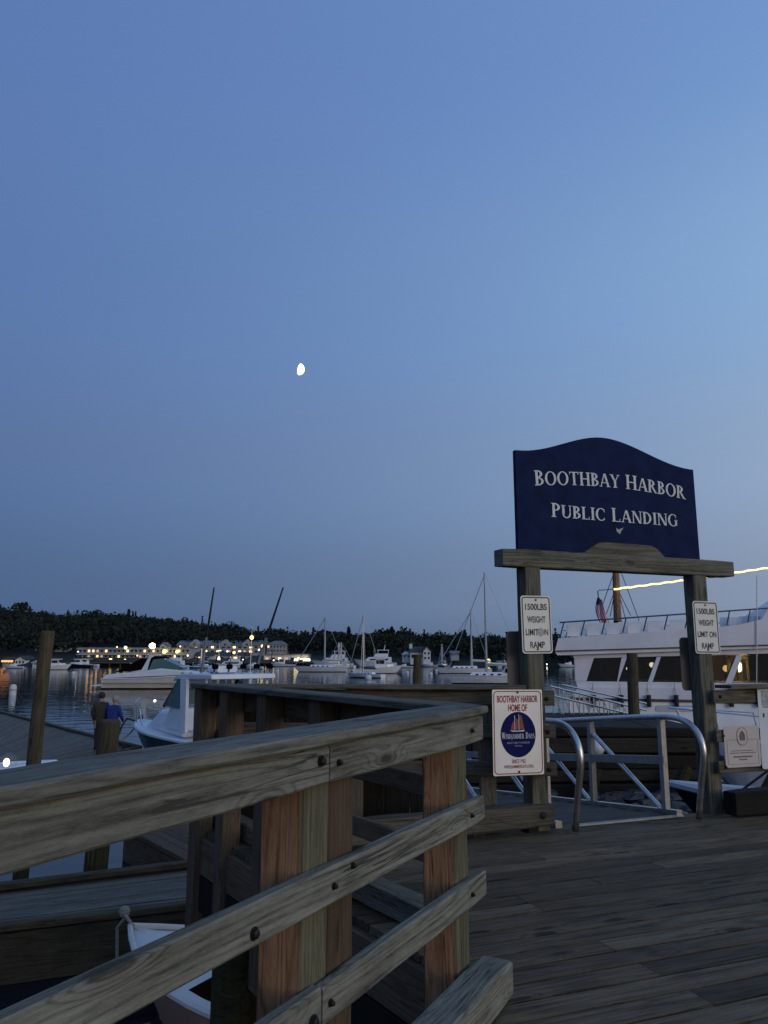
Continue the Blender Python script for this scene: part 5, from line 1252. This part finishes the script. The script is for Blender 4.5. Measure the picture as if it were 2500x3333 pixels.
# festival sign
o = sheet('festival_sign', 'white and red Boothbay Harbor Home of Windjammer Days sign on the railing', .425, .625, .012, SIGNW, onsign(-1.185, -.262, .765), AA - R(3), None, R(.6))
frame_part('border', o, .405, .605, .03, .0065, -.0035, RED)
text_part('lettering', o, 'BOOTHBAY HARBOR', 0, .243, .345, .052, -.0045, RED, .026); text_part('lettering', o, 'HOME OF', 0, .178, .160, .052, -.0045, RED, .026)
MB().prism([(.148 * math.cos(R(k * 7.5)), -.018 + .166 * math.sin(R(k * 7.5))) for k in range(48)], -.0048, -.0036).build('blue_disc', LOGOBLUE, o)
lg = MB()
for pl in ([(-.062, .017), (-.030, .017), (-.030, .092), (-.052, .06)], [(-.025, .018), (.004, .018), (.004, .09), (-.018, .10)], [(.010, .018), (.052, .018), (.040, .075), (.028, .125), (.012, .118)]): lg.prism(pl, -.0056, -.005)
lg.build('logo_sails', SAILRED, o)
lg = MB(); lg.prism([(-.07, .013), (-.05, .003), (.045, .003), (.055, .015), (0, .010)], -.0057, -.005); lg.prism([(-.030, .015), (-.026, .015), (-.026, .122), (-.030, .122)], -.0058, -.005); lg.prism([(.005, .015), (.009, .015), (.009, .130), (.005, .130)], -.0058, -.005); lg.build('logo_hull', LETTER, o)
serif_part('letter', o, 'WINDJAMMER DAYS', 0, -.048, .278, .046, -.0049, LETTER, 0, .74, .0009)
text_part('lettering', o, 'BOOTHBAY HARBOR', 0, -.078, .19, .014, -.0056, GREYSTK); text_part('lettering', o, 'MAINE', 0, -.101, .06, .010, -.0056, GREYSTK)
text_part('lettering', o, 'SINCE 1962', 0, -.212, .115, .030, -.0045, RED, .01); text_part('lettering', o, 'WINDJAMMERDAYS.ORG', 0, -.253, .25, .030, -.0045, RED, .01)
for z in (.292, -.287): MB().tube([(0, -.003, z), (0, -.009, z)], .008, 10).build('bolt', STEEL, o)
# beige plaque and white notice on the right fence
def onrf(s, y, z): p = Vector((2.88, 6.93, 0)) + AV * s + NV * y; return Vector((p.x, p.y, z))
o = sheet('seal_plaque', 'beige plaque with a round seal and small print on the right railing', .405, .345, .03, BEIGE, onrf(.245, -.05, .555), AA, None, R(.5))
frame_part('border', o, .35, .205, .004, .002, -.0035, SEALGREY).location = (0, 0, -.045)
MB().prism([(.062 * math.cos(k * .262), .085 + .078 * math.sin(k * .262)) for k in range(24)], -.0060, -.0036).build('seal_ground', BEIGE, o)
fr = frame_part('seal_ring', o, .118, .15, .055, .004, -.0062, SEALGREY); fr.location = (0, 0, .085)
MB().prism([(-.03, .05), (.03, .05), (.034, .09), (.02, .12), (0, .132), (-.02, .12), (-.034, .09)], -.0066, -.0061).build('seal_shield', SEALGREY, o)
for z, wd, hh in ((-.035, .26, .006), (-.053, .30, .006), (-.085, .22, .012), (-.108, .10, .009)):
    n_ = int(wd / .012); m_ = MB()
    for k in range(n_): m_.prism([(-wd / 2 + k * .012, z - hh / 2), (-wd / 2 + k * .012 + .008, z - hh / 2), (-wd / 2 + k * .012 + .008, z + hh / 2), (-wd / 2 + k * .012, z + hh / 2)], -.0048, -.0035)
    m_.build('print_line', SEALGREY, o)
o = sheet('notice_board', 'white printed notice cut off by the right edge', .42, .72, .02, PAPER, onrf(.665, -.056, .71), AA, None, R(1.5))
MB().prism([(-.17, .18), (-.04, .18), (-.04, .31), (-.17, .31)], -.0046, -.0036).build('picture', PAPERG, o)
MB().prism([(-.02, .18), (.17, .18), (.17, .31), (-.02, .31)], -.0047, -.0036).build('picture', PAPERG, o)
MB().prism([(-.16, .165), (-.05, .165), (-.05, .173), (-.16, .173)], -.0046, -.0036).build('rule', INK, o)
for k in range(13):
    z = .11 - .03 * k; m_ = MB()
    for j in range(22): m_.prism([(-.11 + j * .013, z), (-.11 + j * .013 + .009, z), (-.11 + j * .013 + .009, z + .007), (-.11 + j * .013, z + .007)], -.0044, -.0036)
    m_.build('print_line', PAPERG, o)
MB().prism([(-.165, .08), (-.145, .08), (-.145, .115), (-.165, .115)], -.0046, -.0036).build('print_block', INK, o)

# ------------------------------------------------------------------ aluminium gangway
G0 = Vector((1.935, 6.625, 0)); gw = .60; slope = -.10
gg = thing('gangway', 'aluminium tube gangway leading down from the landing between the sign posts', 'gangway', G0, AA)
# local +y runs away from the deck, +x to the right
GL_ = 9.0
def gp(x, y, z): return (x, y, z + slope * y + .02)
for sx in (-1, 1):
    X = sx * gw; hr = .85
    path = [gp(X, -.22, -.02), gp(X, -.27, .24), gp(X, -.325, .44), gp(X, -.33, .56), gp(X, -.27, .68), gp(X, -.14, .765), gp(X, .04, .80), gp(X, .4, .805)]
    path += [gp(X, y_, .805) for y_ in (1.5, 3, 5, 7, GL_)]
    # smooth the loop
    sm = []
    for i in range(len(path) - 1):
        for k in range(3): sm.append(Vector(path[i]).lerp(Vector(path[i + 1]), k / 3))
    sm.append(Vector(path[-1]))
    for _ in range(3): sm = [sm[0]] + [(sm[i - 1] + sm[i] * 2 + sm[i + 1]) / 4 for i in range(1, len(sm) - 1)] + [sm[-1]]
    MB().tube(sm, .026, 12).build('handrail', ALU, gg, smooth=True)
    MB().poly([gp(X - .02, .13, .40), gp(X + .02, .13, .40), gp(X + .02, .13, .47), gp(X - .02, .13, .47), gp(X - .02, GL_, .40), gp(X + .02, GL_, .40), gp(X + .02, GL_, .47), gp(X - .02, GL_, .47)], [(0, 1, 2, 3), (7, 6, 5, 4), (0, 4, 5, 1), (2, 6, 7, 3), (1, 5, 6, 2), (0, 3, 7, 4)]).build('mid_bar', ALUF, gg)
    MB().poly([gp(X - .03, .0, -.06), gp(X + .03, .0, -.06), gp(X + .03, .0, .03), gp(X - .03, .0, .03), gp(X - .03, GL_, -.06), gp(X + .03, GL_, -.06), gp(X + .03, GL_, .03), gp(X - .03, GL_, .03)], [(0, 1, 2, 3), (7, 6, 5, 4), (0, 4, 5, 1), (2, 6, 7, 3), (1, 5, 6, 2), (0, 3, 7, 4)]).build('chord', ALU, gg)
    for k in range(9):
        y_ = .16 + 1.02 * k
        MB().box((X - .025, y_ - .025, slope * y_), (X + .025, y_ + .025, slope * y_ + .80)).build('upright', ALUF, gg)
        if k < 8: MB().tube([gp(X, y_ + .08, .04), gp(X, y_ + .98, .66)], .021, 10).build('brace', ALU, gg)
for k in range(34):
    y_ = .05 + .262 * k
    MB().box((-gw + .035, y_, slope * y_ - .03), (gw - .035, y_ + .24, slope * y_ + rnd.uniform(-.002, .002)), bev=.004).build('tread', W_TREAD, gg)
box('threshold_plate', (-.47, -.03, .004), (.62, .02, .014), ALUF, gg)
